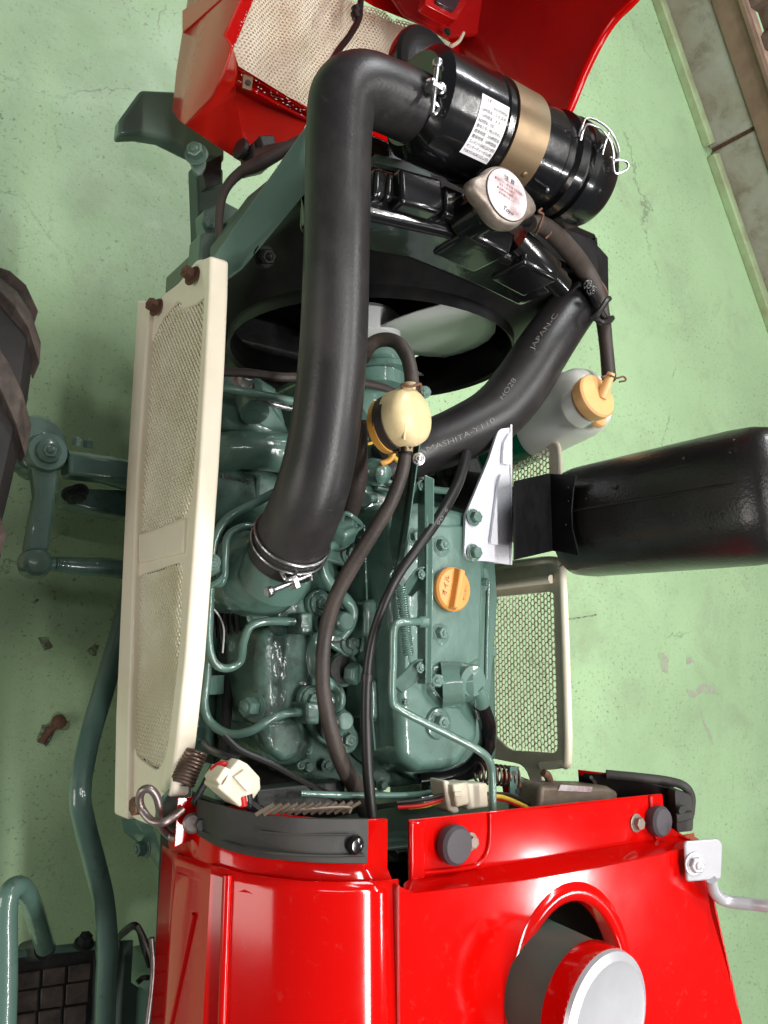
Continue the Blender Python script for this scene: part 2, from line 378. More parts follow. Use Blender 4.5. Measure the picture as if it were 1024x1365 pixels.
def ring_plate(name, outer, holes, n, t, m, parent, bevel=.0015, label=None):
    """flat plate with openings: outer and holes are lists of coplanar Vectors"""
    n = Vector(n).normalized(); x, y, _ = frame(n); o0 = Vector(outer[0]); bm = bmesh.new(); edges = []
    for loop in [outer] + holes:
        vs = [bm.verts.new(q) for q in loop]
        for i in range(len(vs)): edges.append(bm.edges.new((vs[i], vs[(i + 1) % len(vs)])))
    bmesh.ops.triangle_fill(bm, edges=edges, use_beauty=True, use_dissolve=False, normal=n)
    ext = bmesh.ops.extrude_face_region(bm, geom=bm.faces[:])
    for v in [g for g in ext['geom'] if isinstance(g, bmesh.types.BMVert)]: v.co -= n * t
    bmesh.ops.dissolve_limit(bm, angle_limit=.01, verts=bm.verts[:], edges=bm.edges[:])
    return link(name, bm_mesh(bm, name), m, parent, label, bevel=bevel)

# ============================================================ THE PLACE
bm = bmesh.new()
vs = [bm.verts.new(q) for q in ((-8, -8, 0), (8, -8, 0), (8, 9, 0), (-8, 9, 0))]; bm.faces.new(vs)
fl = link('floor', bm_mesh(bm), 'floor', kind='structure', smooth=False)
# wall beyond the tractor
wa, wb = P(876, 0, 0), P(1024, 425, 0)
wd = (wb - wa).normalized(); wn = Vector((wd.y, -wd.x, 0)); wn = wn if wn.dot(CAMPOS - wa) > 0 else -wn
wroot = wa.copy()
wall = thing('workshop_wall', 'low concrete wall with brown timber sill and rusty corrugated sheet at upper right', 'wall', wroot)
Z0 = Vector((0, 0, 1))
def wp(s, out, z): return wa + wd * s + wn * out + Z0 * z
joint = None
q = PP(948, 201, wa, wn); sj = (q - wa).dot(wd)
hs = PP(948, 0, wa, wn).z
ns = 1.25
for k in range(-3, 4):
    s0, s1 = sj + k * ns + .008, sj + (k + 1) * ns - .008
    bm = bmesh.new(); add_prism(bm, [wp(s0, 0, hs), wp(s1, 0, hs), wp(s1, -.14, hs), wp(s0, -.14, hs)], [wp(s0, 0, 0), wp(s1, 0, 0), wp(s1, -.14, 0), wp(s0, -.14, 0)])
    link('concrete_slab', bm_mesh(bm), 'concrete', wall, bevel=.008)
bm = bmesh.new(); add_prism(bm, [wp(-4, -.02, hs - .01), wp(5, -.02, hs - .01), wp(5, -.13, hs - .01), wp(-4, -.13, hs - .01)], [wp(-4, -.02, -.01), wp(5, -.02, -.01), wp(5, -.13, -.01), wp(-4, -.13, -.01)])
link('joint_filler', bm_mesh(bm), 'rust', wall)
h2 = hs + .10
bm = bmesh.new(); add_prism(bm, [wp(-4, .012, h2), wp(5, .012, h2), wp(5, -.1, h2), wp(-4, -.1, h2)], [wp(-4, .012, hs + .002), wp(5, .012, hs + .002), wp(5, -.1, hs + .002), wp(-4, -.1, hs + .002)])
link('timber_rail', bm_mesh(bm), 'timber', wall, bevel=.006)
bm = bmesh.new(); add_box(bm, wp(.5, .018, h2 + .012), 9, .03, .02, x=wd, y=wn); link('sill_strip', bm_mesh(bm), 'timber', wall, bevel=.004)
bm = bmesh.new(); k = 0; s = -3.5; prev = None
while s < 4.5:                                      # corrugations, real folds
    row = []
    for (ds, o) in ((0, 0), (.05, 0), (.07, -.045), (.14, -.045)):
        row.append((bm.verts.new(wp(s + ds, -.01 + o, h2 + .022)), bm.verts.new(wp(s + ds, -.01 + o, 3.0))))
    for a in ([prev] if prev else []): bm.faces.new((a[0], row[0][0], row[0][1], a[1]))
    for a, b in zip(row, row[1:]): bm.faces.new((a[0], b[0], b[1], a[1]))
    prev = row[-1]; s += .16
link('corrugated_sheet', bm_mesh(bm), 'sheet', wall, smooth=False)
bm = bmesh.new()
for a, b in ((-3.9, sj - .02), (sj + .02, 1.24 + sj), (1.30 + sj, 5)): add_box(bm, wp((a + b) / 2, .022, .018), b - a, .045, .036, x=wd, y=wn)
link('skirting', bm_mesh(bm), 'skirting', wall, bevel=.004)

# rusty stub of an anchor in the floor
def patch(l, m, z=.0008, j=3):
    bm = bmesh.new()
    for pts in l:
        ring = []
        for (x1, y1), (x2, y2) in zip(pts, pts[1:] + pts[:1]):
            for t in (0, .33, .66): ring.append(P(x1 + (x2 - x1) * t + random.uniform(-j, j), y1 + (y2 - y1) * t + random.uniform(-j, j), z))
        bm.faces.new([bm.verts.new(q) for q in ring])
    link('chipped_paint', bm_mesh(bm), m, fl, smooth=False)
patch([[(878, 872), (886, 870), (892, 880), (890, 900), (884, 896), (882, 884)], [(914, 878), (922, 875), (925, 882), (917, 886)], [(914, 918), (926, 922), (935, 910), (948, 914), (962, 926), (946, 924), (936, 922), (926, 932), (918, 928)]], 'scuff', j=1.6)
patch([[(934, 945), (938, 958), (948, 978), (952, 994), (946, 984), (938, 966)]], 'scuff', j=1)
patch([[(48, 990), (56, 968), (76, 955), (94, 962), (90, 972), (76, 976), (60, 994)]], 'bare', j=2)
patch([[(755, 824), (775, 822), (795, 818), (796, 820), (775, 824.5), (756, 826)]], 'bare', j=.7)
patch([[(118, 862), (126, 858), (134, 860), (128, 872), (118, 874)], [(52, 850), (66, 848), (70, 862), (58, 868)], [(40, 800), (52, 798), (50, 806)]], 'bare', j=2.5)
p = P(70, 965, 0)
anc = thing('anchor_bolt', 'rusty sheared anchor bolt lying in a chipped hole in the green floor', 'bolt', p)
tube('shank', [P(56, 990, .005), P(66, 975, .006), P(76, 964, .010)], .007, 'rust', anc, seg=10)
lathe('head', P(78, 962, 0.001), (0, 0, 1), [(0, .014), (.012, .013), (.015, .008)], 'rust', anc, seg=14)
# ============================================================ THE TRACTOR
T = thing('tractor', 'compact red tractor with open bonnet showing its green diesel engine, black hoses and muffler', 'tractor')

# ---- front tyre
tc = Vector((0, 0, 0)); bm = bmesh.new()
prof = [(-.075, .17), (-.085, .235), (-.083, .275), (-.068, .292), (0, .300), (.068, .292), (.083, .275), (.085, .235), (.075, .17)]
add_lathe(bm, tc, (1, 0, 0), prof, 64, cap0=False, cap1=False)
ty = link('tyre', bm_mesh(bm), 'tyre', T); TYRE = ty
lug = None
for side in (-1, 1):
    for k in range(14):
        a = 2 * math.pi * (k + (.5 if side > 0 else 0)) / 14; bm = bmesh.new(); sect = []
        for t in range(5):
            f = t / 4; xx = side * (.004 + f * .088); aa = a + f * .34; r0 = .289 - (.030 if t == 4 else (.008 if t == 3 else 0)); r1 = r0 + .021
            d = lambda r, an: tc + Vector((xx, r * math.cos(an), r * math.sin(an)))
            sect.append([bm.verts.new(d(r0 - .006, aa - .085)), bm.verts.new(d(r1, aa - .068)), bm.verts.new(d(r1, aa + .068)), bm.verts.new(d(r0 - .006, aa + .085))])
        for s0, s1 in zip(sect, sect[1:]):
            for j in range(4): bm.faces.new((s0[j], s0[(j + 1) % 4], s1[(j + 1) % 4], s1[j]))
        bm.faces.new(sect[0]); bm.faces.new(sect[-1][::-1])
        link('tread_lug', bm_mesh(bm), 'tread', ty, smooth=False, bevel=.002)
lathe('wheel_rim', tc, (1, 0, 0), [(-.07, .17), (-.06, .165), (-.03, .15), (-.02, .05), (.02, .05), (.03, .15), (.06, .165), (.07, .17)], 'cream', ty)
ty.location = (-.540, .235, .335); ty.rotation_euler = (0, 0, math.radians(-7)); ty.scale = (1, 1.16, 1.16)

# ---- front axle, knuckle, steering arm
za = .36
ax = thing
ptube('axle_beam', [(88, 617, za), (130, 624, za), (170, 634, za), (330, 680, za)], [17, 18, 20, 24], 'green', T, seg=10)
prism('axle_cover', [(92, 603), (170, 614), (260, 640), (260, 672), (170, 641), (92, 632)], za + .025, za - .03, 'green', T, bevel=.006)
p = P(60, 605, za)
kn = lathe('steering_knuckle', p - Z0 * .09, (0, 0, 1), [(0, .03), (.06, .03), (.085, .033), (.10, .034), (.112, .030)], 'green', T, seg=28)
lathe('king_pin_disc', P(48, 593, za - .03), (0, 0, 1), [(-.03, .050), (0, .050), (.006, .046)], 'green', T, seg=32)
lathe('king_pin_cap', p + Z0 * .022, (0, 0, 1), [(0, .021), (.006, .019), (.010, .010)], 'green', kn, seg=24)
bolt(p + Z0 * .026, (0, 0, 1), .013, parent=kn, dome=True, washer=False)
prism('steering_arm', [(42, 615), (80, 622), (75, 665), (66, 735), (34, 735), (42, 690), (48, 660)], za + .012, za - .02, 'green', T, bevel=.006)
tube('stub_axle', [p - Z0 * .05, p + Vector((-.1, 0, -.06))], .022, 'green', T, seg=14)
p = P(48, 750, za)
bj = lathe('ball_joint', p - Z0 * .03, (0, 0, 1), [(0, .018), (.01, .025), (.028, .026), (.04, .022), (.046, .012), (.048, .004)], 'green', T, seg=28)
lathe('joint_cap', p + Z0 * .011, (0, 0, 1), [(0, .0165), (.006, .0165), (.008, .011)], 'green_smooth', bj, seg=24)
tr, _ = ptube('tie_rod', [(60, 751, za - .01), (110, 755, za - .01), (170, 760, za - .01), (330, 790, za - .01)], [9, 12, 13, 13], 'green', T, seg=14)
bm = bmesh.new(); a, b = P(74, 752, za - .008), P(110, 755, za - .008)
for i in range(12):
    c = a.lerp(b, i / 11); add_lathe(bm, c, b - a, [(-.001, .0105), (0, .0118), (.001, .0105)], 16)
link('thread', bm_mesh(bm), 'green_cast', tr)
for u, v in ((102, 594), (117, 597)): pbolt(u, v, za + .03, 7, T, n=(0, 1, .3), washer=False, h=1.4)
for u, v in ((95, 658), (105, 655)): pbolt(u, v, za - .03, 9, T, n=(0, -.6, .6), m='dark', h=1.2)
prism('axle_bracket', [(85, 648), (170, 652), (170, 690), (120, 680), (88, 672)], za - .05, za - .12, 'green_cast', T, bevel=.006)

# ---- frame rails, bumper
fin = [P(158, 180, .50), P(160, 158, .50), P(188, 119, .50), P(232, 121, .50), P(300, 160, .50), P(300, 215, .50), P(255, 204, .50), P(215, 184, .50), P(185, 179, .50)]
slab('bumper', fin, (0, 0, 1), .03, 'green_smooth', T, bevel=.006)
prism('frame_rail', [(262, 215), (298, 225), (298, 340), (268, 370)], .47, .43, 'plate', T, bevel=.004)
prism('frame_rail', [(272, 280), (300, 268), (322, 280), (292, 345), (276, 330)], .52, .48, 'green_smooth', T, bevel=.004)
prism('frame_block', [(268, 310), (296, 308), (290, 352), (264, 366)], .54, .49, 'green_smooth', T, bevel=.004)
pbolt(279, 300, .53, 8, T, m='green')
slab('frame_plate', [P(268, 220, .55), P(296, 206, .55), P(295, 245, .55), P(275, 250, .55)], (0, 0, 1), .02, 'dark', T)
# lower rails and boxes under the engine; dark colour stands for the bay's shade
prism('engine_side_rail', [(262, 470), (300, 470), (300, 1110), (235, 1110)], .55, .42, 'dark', T, bevel=.004)
prism('engine_side_rail', [(560, 640), (600, 640), (600, 1080), (560, 1080)], .45, .35, 'green_cast', T, bevel=.004)
box('engine_sump', (0, .12, .40), (.30, .66, .30), 'dark', T, bevel=.02)
box('clutch_housing', (0.07, -.40, .45), (.30, .32, .50), 'dark', T, bevel=.04)
box('transmission', (.0, -1.1, .45), (.34, 1.2, .38), 'green', T, bevel=.03)
box('radiator_support', (.10, .62, .30), (.44, .12, .2), 'dark', T, bevel=.01)

# ---- left side panel of the bonnet
xs = -.305
def sp(u, v, o=0): return PX(u, v, xs + o)
outer = [sp(292, 345), sp(262, 346), sp(238, 378), sp(205, 402), sp(192, 402), sp(176, 620), sp(162, 1080), sp(180, 1092), sp(204, 1102), sp(214, 1066), sp(240, 1064), sp(262, 800)]
def flatx(l): return [Vector((xs, p.y, p.z)) for p in l]
hole1 = rounded([sp(282, 388), sp(262, 405), sp(247, 412), sp(237, 400), sp(216, 425), sp(202, 455), sp(184, 715), sp(248, 688), sp(262, 640)], .012, 4)
hole2 = rounded([sp(244, 748), sp(182, 768), sp(180, 900), sp(178, 1005), sp(212, 1030), sp(236, 960)], .02, 4)
outr = rounded(outer, [.012, .012, .01, .004, .004, .01, .02, .01, .01, .006, .02, .02], 4)
# holes must be strictly inside; panel is one plate, border raised by a second frame
lp = ring_plate('side_panel', outr, [hole1, hole2], (-1, 0, 0), .004, 'cream', T, bevel=.0012, label='long cream side panel with two perforated openings and rusty screws')
def inset_band(name, outer_pts, inner_pts, lift, m, parent):
    bm = bmesh.new(); n = len(outer_pts)
    a = [bm.verts.new(q + Vector((-lift * 0, 0, 0))) for q in outer_pts]; b = [bm.verts.new(q + Vector((-lift, 0, 0))) for q in outer_pts]
    c = [bm.verts.new(q + Vector((-lift, 0, 0))) for q in inner_pts]; d = [bm.verts.new(q) for q in inner_pts]
    for i in range(n):
        j = (i + 1) % n
        bm.faces.new((a[i], a[j], b[j], b[i])); bm.faces.new((b[i], b[j], c[j], c[i])); bm.faces.new((c[i], c[j], d[j], d[i]))
    return link(name, bm_mesh(bm), m, parent, bevel=.002, bseg=3)
# rolled upper edge: a proud rounded rail, and lower lip
def rail(name, l, w, lift, m, parent, r=.004):
    """box-section strip following pixel points (u, v, width px) on the panel plane"""
    bm = bmesh.new(); prev = None
    for (u1, u2, v1, v2) in l:
        a, b = sp(u1, v1), sp(u2, v2)
        cur = [bm.verts.new(a + Vector((.012, 0, 0))), bm.verts.new(a - Vector((lift, 0, 0))), bm.verts.new(b - Vector((lift, 0, 0))), bm.verts.new(b + Vector((.012, 0, 0)))]
        if prev:
            for j in range(4): bm.faces.new((prev[j], prev[(j + 1) % 4], cur[(j + 1) % 4], cur[j]))
        else: bm.faces.new(cur)
        prev = cur
    bm.faces.new(prev[::-1]); return link(name, bm_mesh(bm), m, parent, bevel=r, bseg=4)
rail('upper_edge', [(278, 293, 350, 344), (284, 292, 395, 392), (278, 287, 500, 500), (271, 280, 620, 620), (261, 270, 760, 760), (250, 261, 880, 880), (238, 250, 980, 980), (226, 240, 1055, 1062)], 0, .012, 'cream', lp)
rail('lower_edge', [(190, 207, 402, 402), (186, 202, 470, 470), (176, 190, 640, 640), (168, 184, 820, 820), (162, 180, 960, 960), (160, 178, 1085, 1092)], 0, .008, 'cream', lp)
rail('cross_bar', [(188, 188, 712, 752), (215, 215, 703, 745), (250, 248, 690, 738)], 0, .004, 'cream', lp)
mz = sorted
def yz(l): return [(p.y, p.z) for p in l]
for hl in (hole1, hole2):
    hexmesh('perforated_screen', yz(hl), lambda a, b, h: Vector((xs + .004 + h, a, b)), .0095, .0040, .56, 'screen', lp, bend=.0003, thick=.0015, tilt=-.0055)
bm = bmesh.new(); vsb = [bm.verts.new(Vector((xs + .008, q.y, q.z))) for q in hole1]; bm.faces.new(vsb); vsb = [bm.verts.new(Vector((xs + .008, q.y, q.z))) for q in hole2]; bm.faces.new(vsb)
link('screen_backing', bm_mesh(bm), 'screen', lp, smooth=False)
for u, v in ((257, 368), (209, 410)):
    bolt(sp(u, v, -.004), (-1, .2, 0.3), .009, m='rust', parent=lp, h=1.1)

# ---- right side panel (expanded metal in a cream frame), seen from inside
xr = .30
def rp(u, v, o=0): return PX(u, v, xr + o)
out = rounded([rp(757, 1016), rp(748, 748), rp(560, 760), rp(565, 980), rp(640, 1008), rp(700, 1020), rp(712, 1060), rp(722, 1060), rp(722, 1018)], [.014, .014, .01, .01, .02, .02, .004, .004, .01], 4)
hl = rounded([rp(743, 1004), rp(738, 788), rp(575, 805), rp(580, 925), rp(655, 975), rp(680, 1000)], .012, 4)
rpn = ring_plate('side_panel', out, [hl], (-1, 0, 0), .004, 'cream_dirty', T, label='short side panel of dusty expanded metal seen from inside')
tube('rolled_edge', [rp(a, b, .003) for a, b in ((722, 1021), (748, 1018), (757, 1008), (755, 900), (750, 770), (748, 756), (738, 747), (700, 750), (655, 757))], .0068, 'cream', rpn, seg=10, n=6)
hexmesh('expanded_metal', yz(hl), lambda a, b, h: Vector((xr + .006 + h, a, b)), .0098, .0070, .86, 'mesh_brown', rpn, wob=.04, bend=.0006, thick=.002)
tube('reinforcing_fold', [rp(735, 772, -.006), rp(700, 776, -.006), rp(655, 782, -.006)], .007, 'cream_dirty', rpn, seg=10)
out = rounded([rp(742, 662), rp(742, 592), rp(735, 585), rp(668, 530), rp(630, 540), rp(610, 560), rp(610, 660)], .01, 4)
hl = rounded([rp(732, 652), rp(732, 600), rp(668, 545), rp(635, 552), rp(620, 565), rp(620, 652)], .006, 4)
rp2 = ring_plate('side_panel', out, [hl], (-1, 0, 0), .004, 'cream_dirty', T)
hexmesh('expanded_metal', yz(hl), lambda a, b, h: Vector((xr + .006 + h, a, b)), .0098, .0070, .86, 'mesh_brown', rp2, wob=.04, bend=.0006, thick=.002)
tube('rolled_edge', [rp(a, b, .003) for a, b in ((690, 668), (738, 662), (746, 650), (745, 600), (738, 590))], .0045, 'cream', rp2, seg=10)

# ---- open bonnet at the front
bn = thing
BX0, BX1 = -.255, .30
def bonnet():
    b = link('bonnet', None or _bonnet_mesh(), 'red_in', T)
    return b
def faces_mesh(polys):
    bm = bmesh.new()
    for pl in polys: bm.faces.new([bm.verts.new(q) for q in pl])
    bmesh.ops.remove_doubles(bm, verts=bm.verts[:], dist=.0015)
    return bm_mesh(bm)
def lx(u, v): return PX(u, v, BX0)
z_s = .65
# left side: two outer faces with a crease, and the part above the picture
A = [lx(236, 97), lx(300, 47), lx(322, 0), Vector((BX0, .93, 1.10)), Vector((BX0, 1.25, 1.10)), Vector((BX0 + .0, 1.2, .70))]
f1 = [Vector((BX0 - .012, q.y, q.z)) if i not in (1,) else q for i, q in enumerate(A)]
B = [lx(236, 97), lx(300, 47), lx(310, 62), lx(300, 95), lx(283, 130), lx(248, 167), lx(240, 162), lx(231, 148)]
bon = link('bonnet', faces_mesh([[q + Vector((0, 0, 0)) for q in A], B]), 'red_worn', T)
so = bon.modifiers.new('thickness', 'SOLIDIFY'); so.thickness = .004; so.offset = 0
bv = bon.modifiers.new('bevel', 'BEVEL'); bv.width = .002; bv.segments = 2
s0 = [lx(262, 62), lx(310, 22), lx(318, -10), Vector((BX0, .90, .95)), Vector((BX0, .93, .90)), lx(262, 40)]
emb = slab('side_emblem_panel', [q + Vector((-.004, 0, 0)) for q in [lx(246, 45), lx(246, 15), lx(300, -20), lx(312, -12)]], (-1, 0, 0), .003, 'red_worn', bon, bevel=.002)
def zz(u, v, z=z_s): return P(u, v, z)
# return flanges: inner face of the left side, lower box lip, frame round the screen
inner = [[lx(283, 130), lx(310, 62), zz(318, 88, .655), zz(314, 128, .60), zz(330, 222, .575), lx(248, 167)],
         [zz(318, 88, .655), zz(412, 146, .655), zz(412, 158, .63), zz(316, 106, .63)],
         [zz(316, 106, .63), zz(412, 158, .63), zz(400, 182, .60), zz(360, 210, .585), zz(330, 222, .575), zz(314, 128, .60)]]
link('front_box_lip', faces_mesh(inner), 'red_worn', bon)
tube('lip_bead', [zz(322, 112, .634), zz(366, 137, .634), zz(414, 161, .634)], .0035, 'red', bon, seg=8)
fr_out = [Vector((BX0, 1.24, z_s)), Vector((BX1, 1.24, z_s)), Vector((BX1, .86, z_s)), zz(412, 150), zz(316, 92), zz(296, 96), zz(290, 60), Vector((BX0, .95, z_s))]
fr_in = [zz(360, -40), zz(470, -10), zz(500, 8), zz(560, 32), zz(606, 58), zz(560, 110), zz(470, 170), zz(412, 143), zz(326, 99), zz(306, 78), zz(322, 40), zz(338, 0)]
fp = ring_plate('screen_frame', fr_out, [fr_in], (0, 0, 1), .003, 'red', bon, bevel=.001)
def wave(a, b, h): return Vector((a, b, z_s - .008 + h + .005 * math.sin((a) * 2 * math.pi / .085)))
hexmesh('grille_screen', [(q.x, q.y) for q in fr_in], wave, .0068, .0058, .62, 'screen', bon, thick=.0008)
bm = bmesh.new()
bm.faces.new([bm.verts.new(Vector((q.x, q.y, z_s - .020))) for q in fr_in])
link('grille_backing', bm_mesh(bm), 'screen', bon)
# worn overspray specks along the frame edge
bm = bmesh.new()
for k in range(80):
    t = random.random(); e = random.choice([((326, 99), (412, 143), .0, 5), ((306, 78), (326, 40), -3, 4), ((322, 40), (338, 0), -3, 5), ((326, 99), (412, 143), 3, 14)])
    u = e[0][0] + (e[1][0] - e[0][0]) * t + random.uniform(-4, 1); v = e[0][1] + (e[1][1] - e[0][1]) * t + e[2] + random.uniform(0, e[3])
    c = P(u, v, z_s + .0012); r = random.uniform(.0004, .0012); a = random.uniform(0, 3)
    ring = [bm.verts.new(c + Vector((math.cos(a + q) * r * 1.6, math.sin(a + q) * r * random.uniform(.5, 1), 0))) for q in (0, 1.2, 2.5, 3.8, 5)]
    bm.faces.new(ring)
link('paint_chips', bm_mesh(bm), 'label', bon, kind='stuff', smooth=False)
# right side (inner face) with its rolled edge
def rx(u, v): return PX(u, v, BX1)
e = [rx(596, 330), rx(640, 300), rx(690, 250), rx(748, 168), rx(778, 100), rx(800, 55), rx(820, 25), rx(845, 0)]
e2 = [Vector((BX1, 1.02, 1.12)), Vector((BX1, 1.27, 1.14)), Vector((BX1, 1.24, .62)), Vector((BX1, .80, .60))]
rs = slab('bonnet_side_skin', e + e2, (-1, 0, 0), .004, 'red_in', bon)
tube('rolled_edge', e[2:] + [e2[0]], .0075, 'red', bon, seg=10, n=6)
# inner face of the bonnet top behind everything, with lamp housing
slab('top_skin', [Vector((BX0, 1.24, .60)), Vector((BX1, 1.24, .60)), Vector((BX1, 1.27, 1.14)), Vector((BX0, 1.27, 1.14))], (0, -1, 0), .005, 'red_in', bon)
lamp = slab('lamp_bezel', rounded([P(575, -30, .80), P(566, 6, .80), P(609, 28, .80), P(626, -6, .80), P(640, -40, .80)], .008, 3), (0, 0, 1), .02, 'red_in', bon, bevel=.003)
slab('lamp_lens', rounded([P(590, -30, .806), P(581, 2, .806), P(606, 15, .806), P(615, -4, .806), P(625, -40, .806)], .006, 3), (0, 0, 1), .01, 'lens', lamp, bevel=.003)
slab('lamp_panel', [P(500, -40, .72), P(540, 18, .70), P(600, 50, .70), P(640, 46, .70), P(680, 30, .72), P(720, -40, .74)], (0, 0, 1), .01, 'red_in', bon, bevel=.004)
for u, v, mm in ((592, 25, 'steel'), (596, 43, 'dark'), (662, 2, 'steel')): pbolt(u, v, .72, 4, bon, m=mm, dome=True)
tube('edge_trim', [P(602, 62, .70), P(612, 55, .70), P(618, 44, .70)], .0035, 'screen', bon, seg=8)
slab('cross_bar', [P(500, 205, .93), P(540, 214, .93), P(575, 232, .93), P(575, 242, .93), P(536, 226, .93), P(500, 216, .93)], (0, 0, 1), .01, 'green_smooth', T)
# clip nut on the lip
cl = slab('clip_nut', [P(324, 98, .665), P(338, 103, .665), P(336, 121, .665), P(323, 117, .665)], (0, 0, 1), .003, 'brass', bon, bevel=.001)
lathe('clip_hole', P(331, 110, .666), (0, 0, 1), [(0, .0045), (.001, .0045)], 'ink', cl, seg=16)
# pivot bolt and hinge plate
hg = slab('hinge_plate', rounded([P(252, 196, .60), P(274, 196, .60), P(276, 222, .60), P(266, 238, .60), P(256, 222, .60)], .01, 3), (0, 0, 1), .006, 'green_smooth', T)
bolt(P(262, 206, .605), (-.5, 0, .7), .013, m='green_smooth', parent=hg, h=1.0)
# cable on the screen
c, fr = ptube('headlamp_cable', [(482, -12, .70), (480, 10, .705), (478, 26, .71), (466, 48, .72), (452, 66, .73), (438, 88, .76)], 4.5, 'wire_black', bon)
for u, v in ((475, 13), (474, 20)):
    tube('tape_wrap', [P(u - 1, v - 4, .706), P(u + 2, v + 5, .706)], .0085, 'wire_black', c, seg=10)
# horn / connector cluster near the hinge and its cable
hr = lathe('horn_switch', P(332, 206, .64), (-1, .1, .2), [(0, .012), (.012, .014), (.014, .017), (.02, .017), (.022, .012)], 'rubber', T, seg=20)
prism('bracket_block', [(336, 190), (360, 184), (372, 200), (366, 216), (340, 222)], .665, .62, 'rubber', hr, bevel=.003)
prism('bracket_block', [(346, 180), (366, 179), (370, 198), (352, 202)], .68, .65, 'dark', hr, bevel=.003)
ptube('lamp_harness', [(296, 345, .62), (292, 300, .64), (298, 258, .66), (318, 232, .68), (346, 218, .70), (378, 200, .72), (412, 182, .74)], [5, 5.5, 6, 7, 10, 9, 7], 'rubber_brown', T)
ptube('lamp_harness', [(344, 206, .66), (368, 200, .69), (392, 192, .71)], [9, 9, 6], 'rubber_brown', T)

# ---- radiator stay bar (flat green plate)
bar = [P(283, 345, .865), P(300, 322, .88), P(410, 166, .95), P(428, 178, .95), P(430, 232, .95), P(400, 266, .95), P(324, 358, .89), P(300, 376, .865)]
sb = slab('radiator_stay', bar, (0, -.1, 1), .004, 'green_smooth', T, bevel=.001)
slab('stay_gusset', [P(280, 352, .85), P(320, 300, .845), P(372, 228, .85), (P(372, 228, .80)), P(330, 262, .78), P(280, 330, .78)], (-.5, .3, .4), .004, 'plate', sb)
slab('stay_tab', [P(296, 358, .866), P(306, 344, .866), P(312, 352, .866), P(304, 366, .866)], (0, 0, 1), .003, 'green', sb)

# ---- radiator: core, top tank, shroud, cap
rc = box('radiator', (.12, .665, .60), (.53, .07, .60), 'gloss_black', T, bevel=.004)
# top tank: pressed box with raised ribs
tz = 1.03
tk = prism('top_tank', [(448, 208), (500, 215), (590, 256), (640, 286), (700, 318), (765, 362), (752, 384), (690, 352), (600, 312), (500, 290), (448, 274)], tz - .02, .92, 'gloss_black', rc, bevel=.012, bseg=4)
for pts, dz in (([(500, 222), (517, 226), (515, 264), (498, 262)], .0), ([(517, 226), (532, 230), (530, 268), (514, 264)], -.008), ([(534, 222), (590, 238), (594, 278), (588, 284), (536, 270)], .006), ([(592, 244), (620, 256), (617, 294), (594, 286)], -.004), ([(620, 275), (650, 290), (690, 312), (680, 340), (622, 312)], .0), ([(700, 318), (735, 335), (752, 350), (744, 376), (698, 350)], -.004)):
    prism('tank_rib', pts, tz + dz, .96, 'gloss_black', tk, bevel=.006, bseg=3)
lathe('overflow_neck', P(716, 350, 1.01), (1, -.35, -.1), [(-.05, .020), (-.02, .022), (.01, .022), (.03, .018), (.06, .016)], 'gloss_black', tk, seg=20)
cp = P(671, 263, 1.085)
lathe('filler_neck', cp - Z0 * .05, (0, 0, 1), [(-.02, .028), (.020, .028), (.026, .033), (.036, .033)], 'gloss_black', tk, seg=32)
# front deck in front of the tank
prism('tank_shelf', [(730, 290), (790, 318), (812, 342), (813, 414), (780, 400), (740, 380), (700, 340)], .89, .80, 'black', rc, bevel=.004)
box('side_plate', (.347, .61, .80), (.006, .12, .26), 'black', rc, bevel=.002)
# shroud: sheet with the fan opening, funnelled forward
ys = .52
def sh(u, v, y=ys): return PY(u, v, y)
cx, cz, cr = .11, .625, .245
SX0, SX1, SZ0, SZ1 = -.165, .345, .34, .93
circ = [Vector((cx + cr * math.cos(a), ys, cz + cr * math.sin(a))) for a in [2 * math.pi * k / 64 for k in range(64)]]
def sqp(a, y=.60):
    c, s = math.cos(a), math.sin(a); k = min((SX1 - cx) / c if c > 1e-6 else ((SX0 - cx) / c if c < -1e-6 else 1e9), (SZ1 - cz) / s if s > 1e-6 else ((SZ0 - cz) / s if s < -1e-6 else 1e9))
    return Vector((cx + c * k, y, cz + s * k))
bm = bmesh.new(); NN = 64; rows = []
for k in range(NN):
    a = 2 * math.pi * k / NN; o = sqp(a); i = circ[k]
    rows.append([bm.verts.new(o), bm.verts.new(o.lerp(i, .10) + Vector((0, -.012, 0))), bm.verts.new(o.lerp(i, .6) + Vector((0, -.012, 0))), bm.verts.new(i), bm.verts.new(i + Vector((0, -.014, 0))), bm.verts.new(cx_v := Vector((cx + (i.x - cx) * 1.012, i.y - .018, cz + (i.z - cz) * 1.012))), bm.verts.new(i + (i - Vector((cx, ys, cz))) * -.012 + Vector((0, .03, 0)))])
for k in range(NN):
    a, b = rows[k], rows[(k + 1) % NN]
    for j in range(6): bm.faces.new((a[j], b[j], b[j + 1], a[j + 1]))
shroud = link('fan_shroud', bm_mesh(bm), 'black', T, autosmooth=25)
so = shroud.modifiers.new('thickness', 'SOLIDIFY'); so.thickness = .0025
tube('shroud_fold', [sh(495, 318, .56), sh(540, 350, .548), sh(586, 388, .535)], .0028, 'gloss_black', shroud, seg=8)
tube('shroud_flange', [Vector((SX0, .598, SZ1)), Vector((SX1, .598, SZ1))], .006, 'gloss_black', shroud, seg=8)
tube('shroud_flange', [sh(300, 395, .56), sh(350, 350, .57), sh(406, 300, .58)], .005, 'gloss_black', shroud, seg=8)
slab('top_cover_strip', [Vector((SX0, .66, .915)), Vector((SX1, .66, .935)), Vector((SX1, .585, .935)), Vector((SX0, .585, .915))], (0, 0, 1), .012, 'black', shroud, bevel=.003)
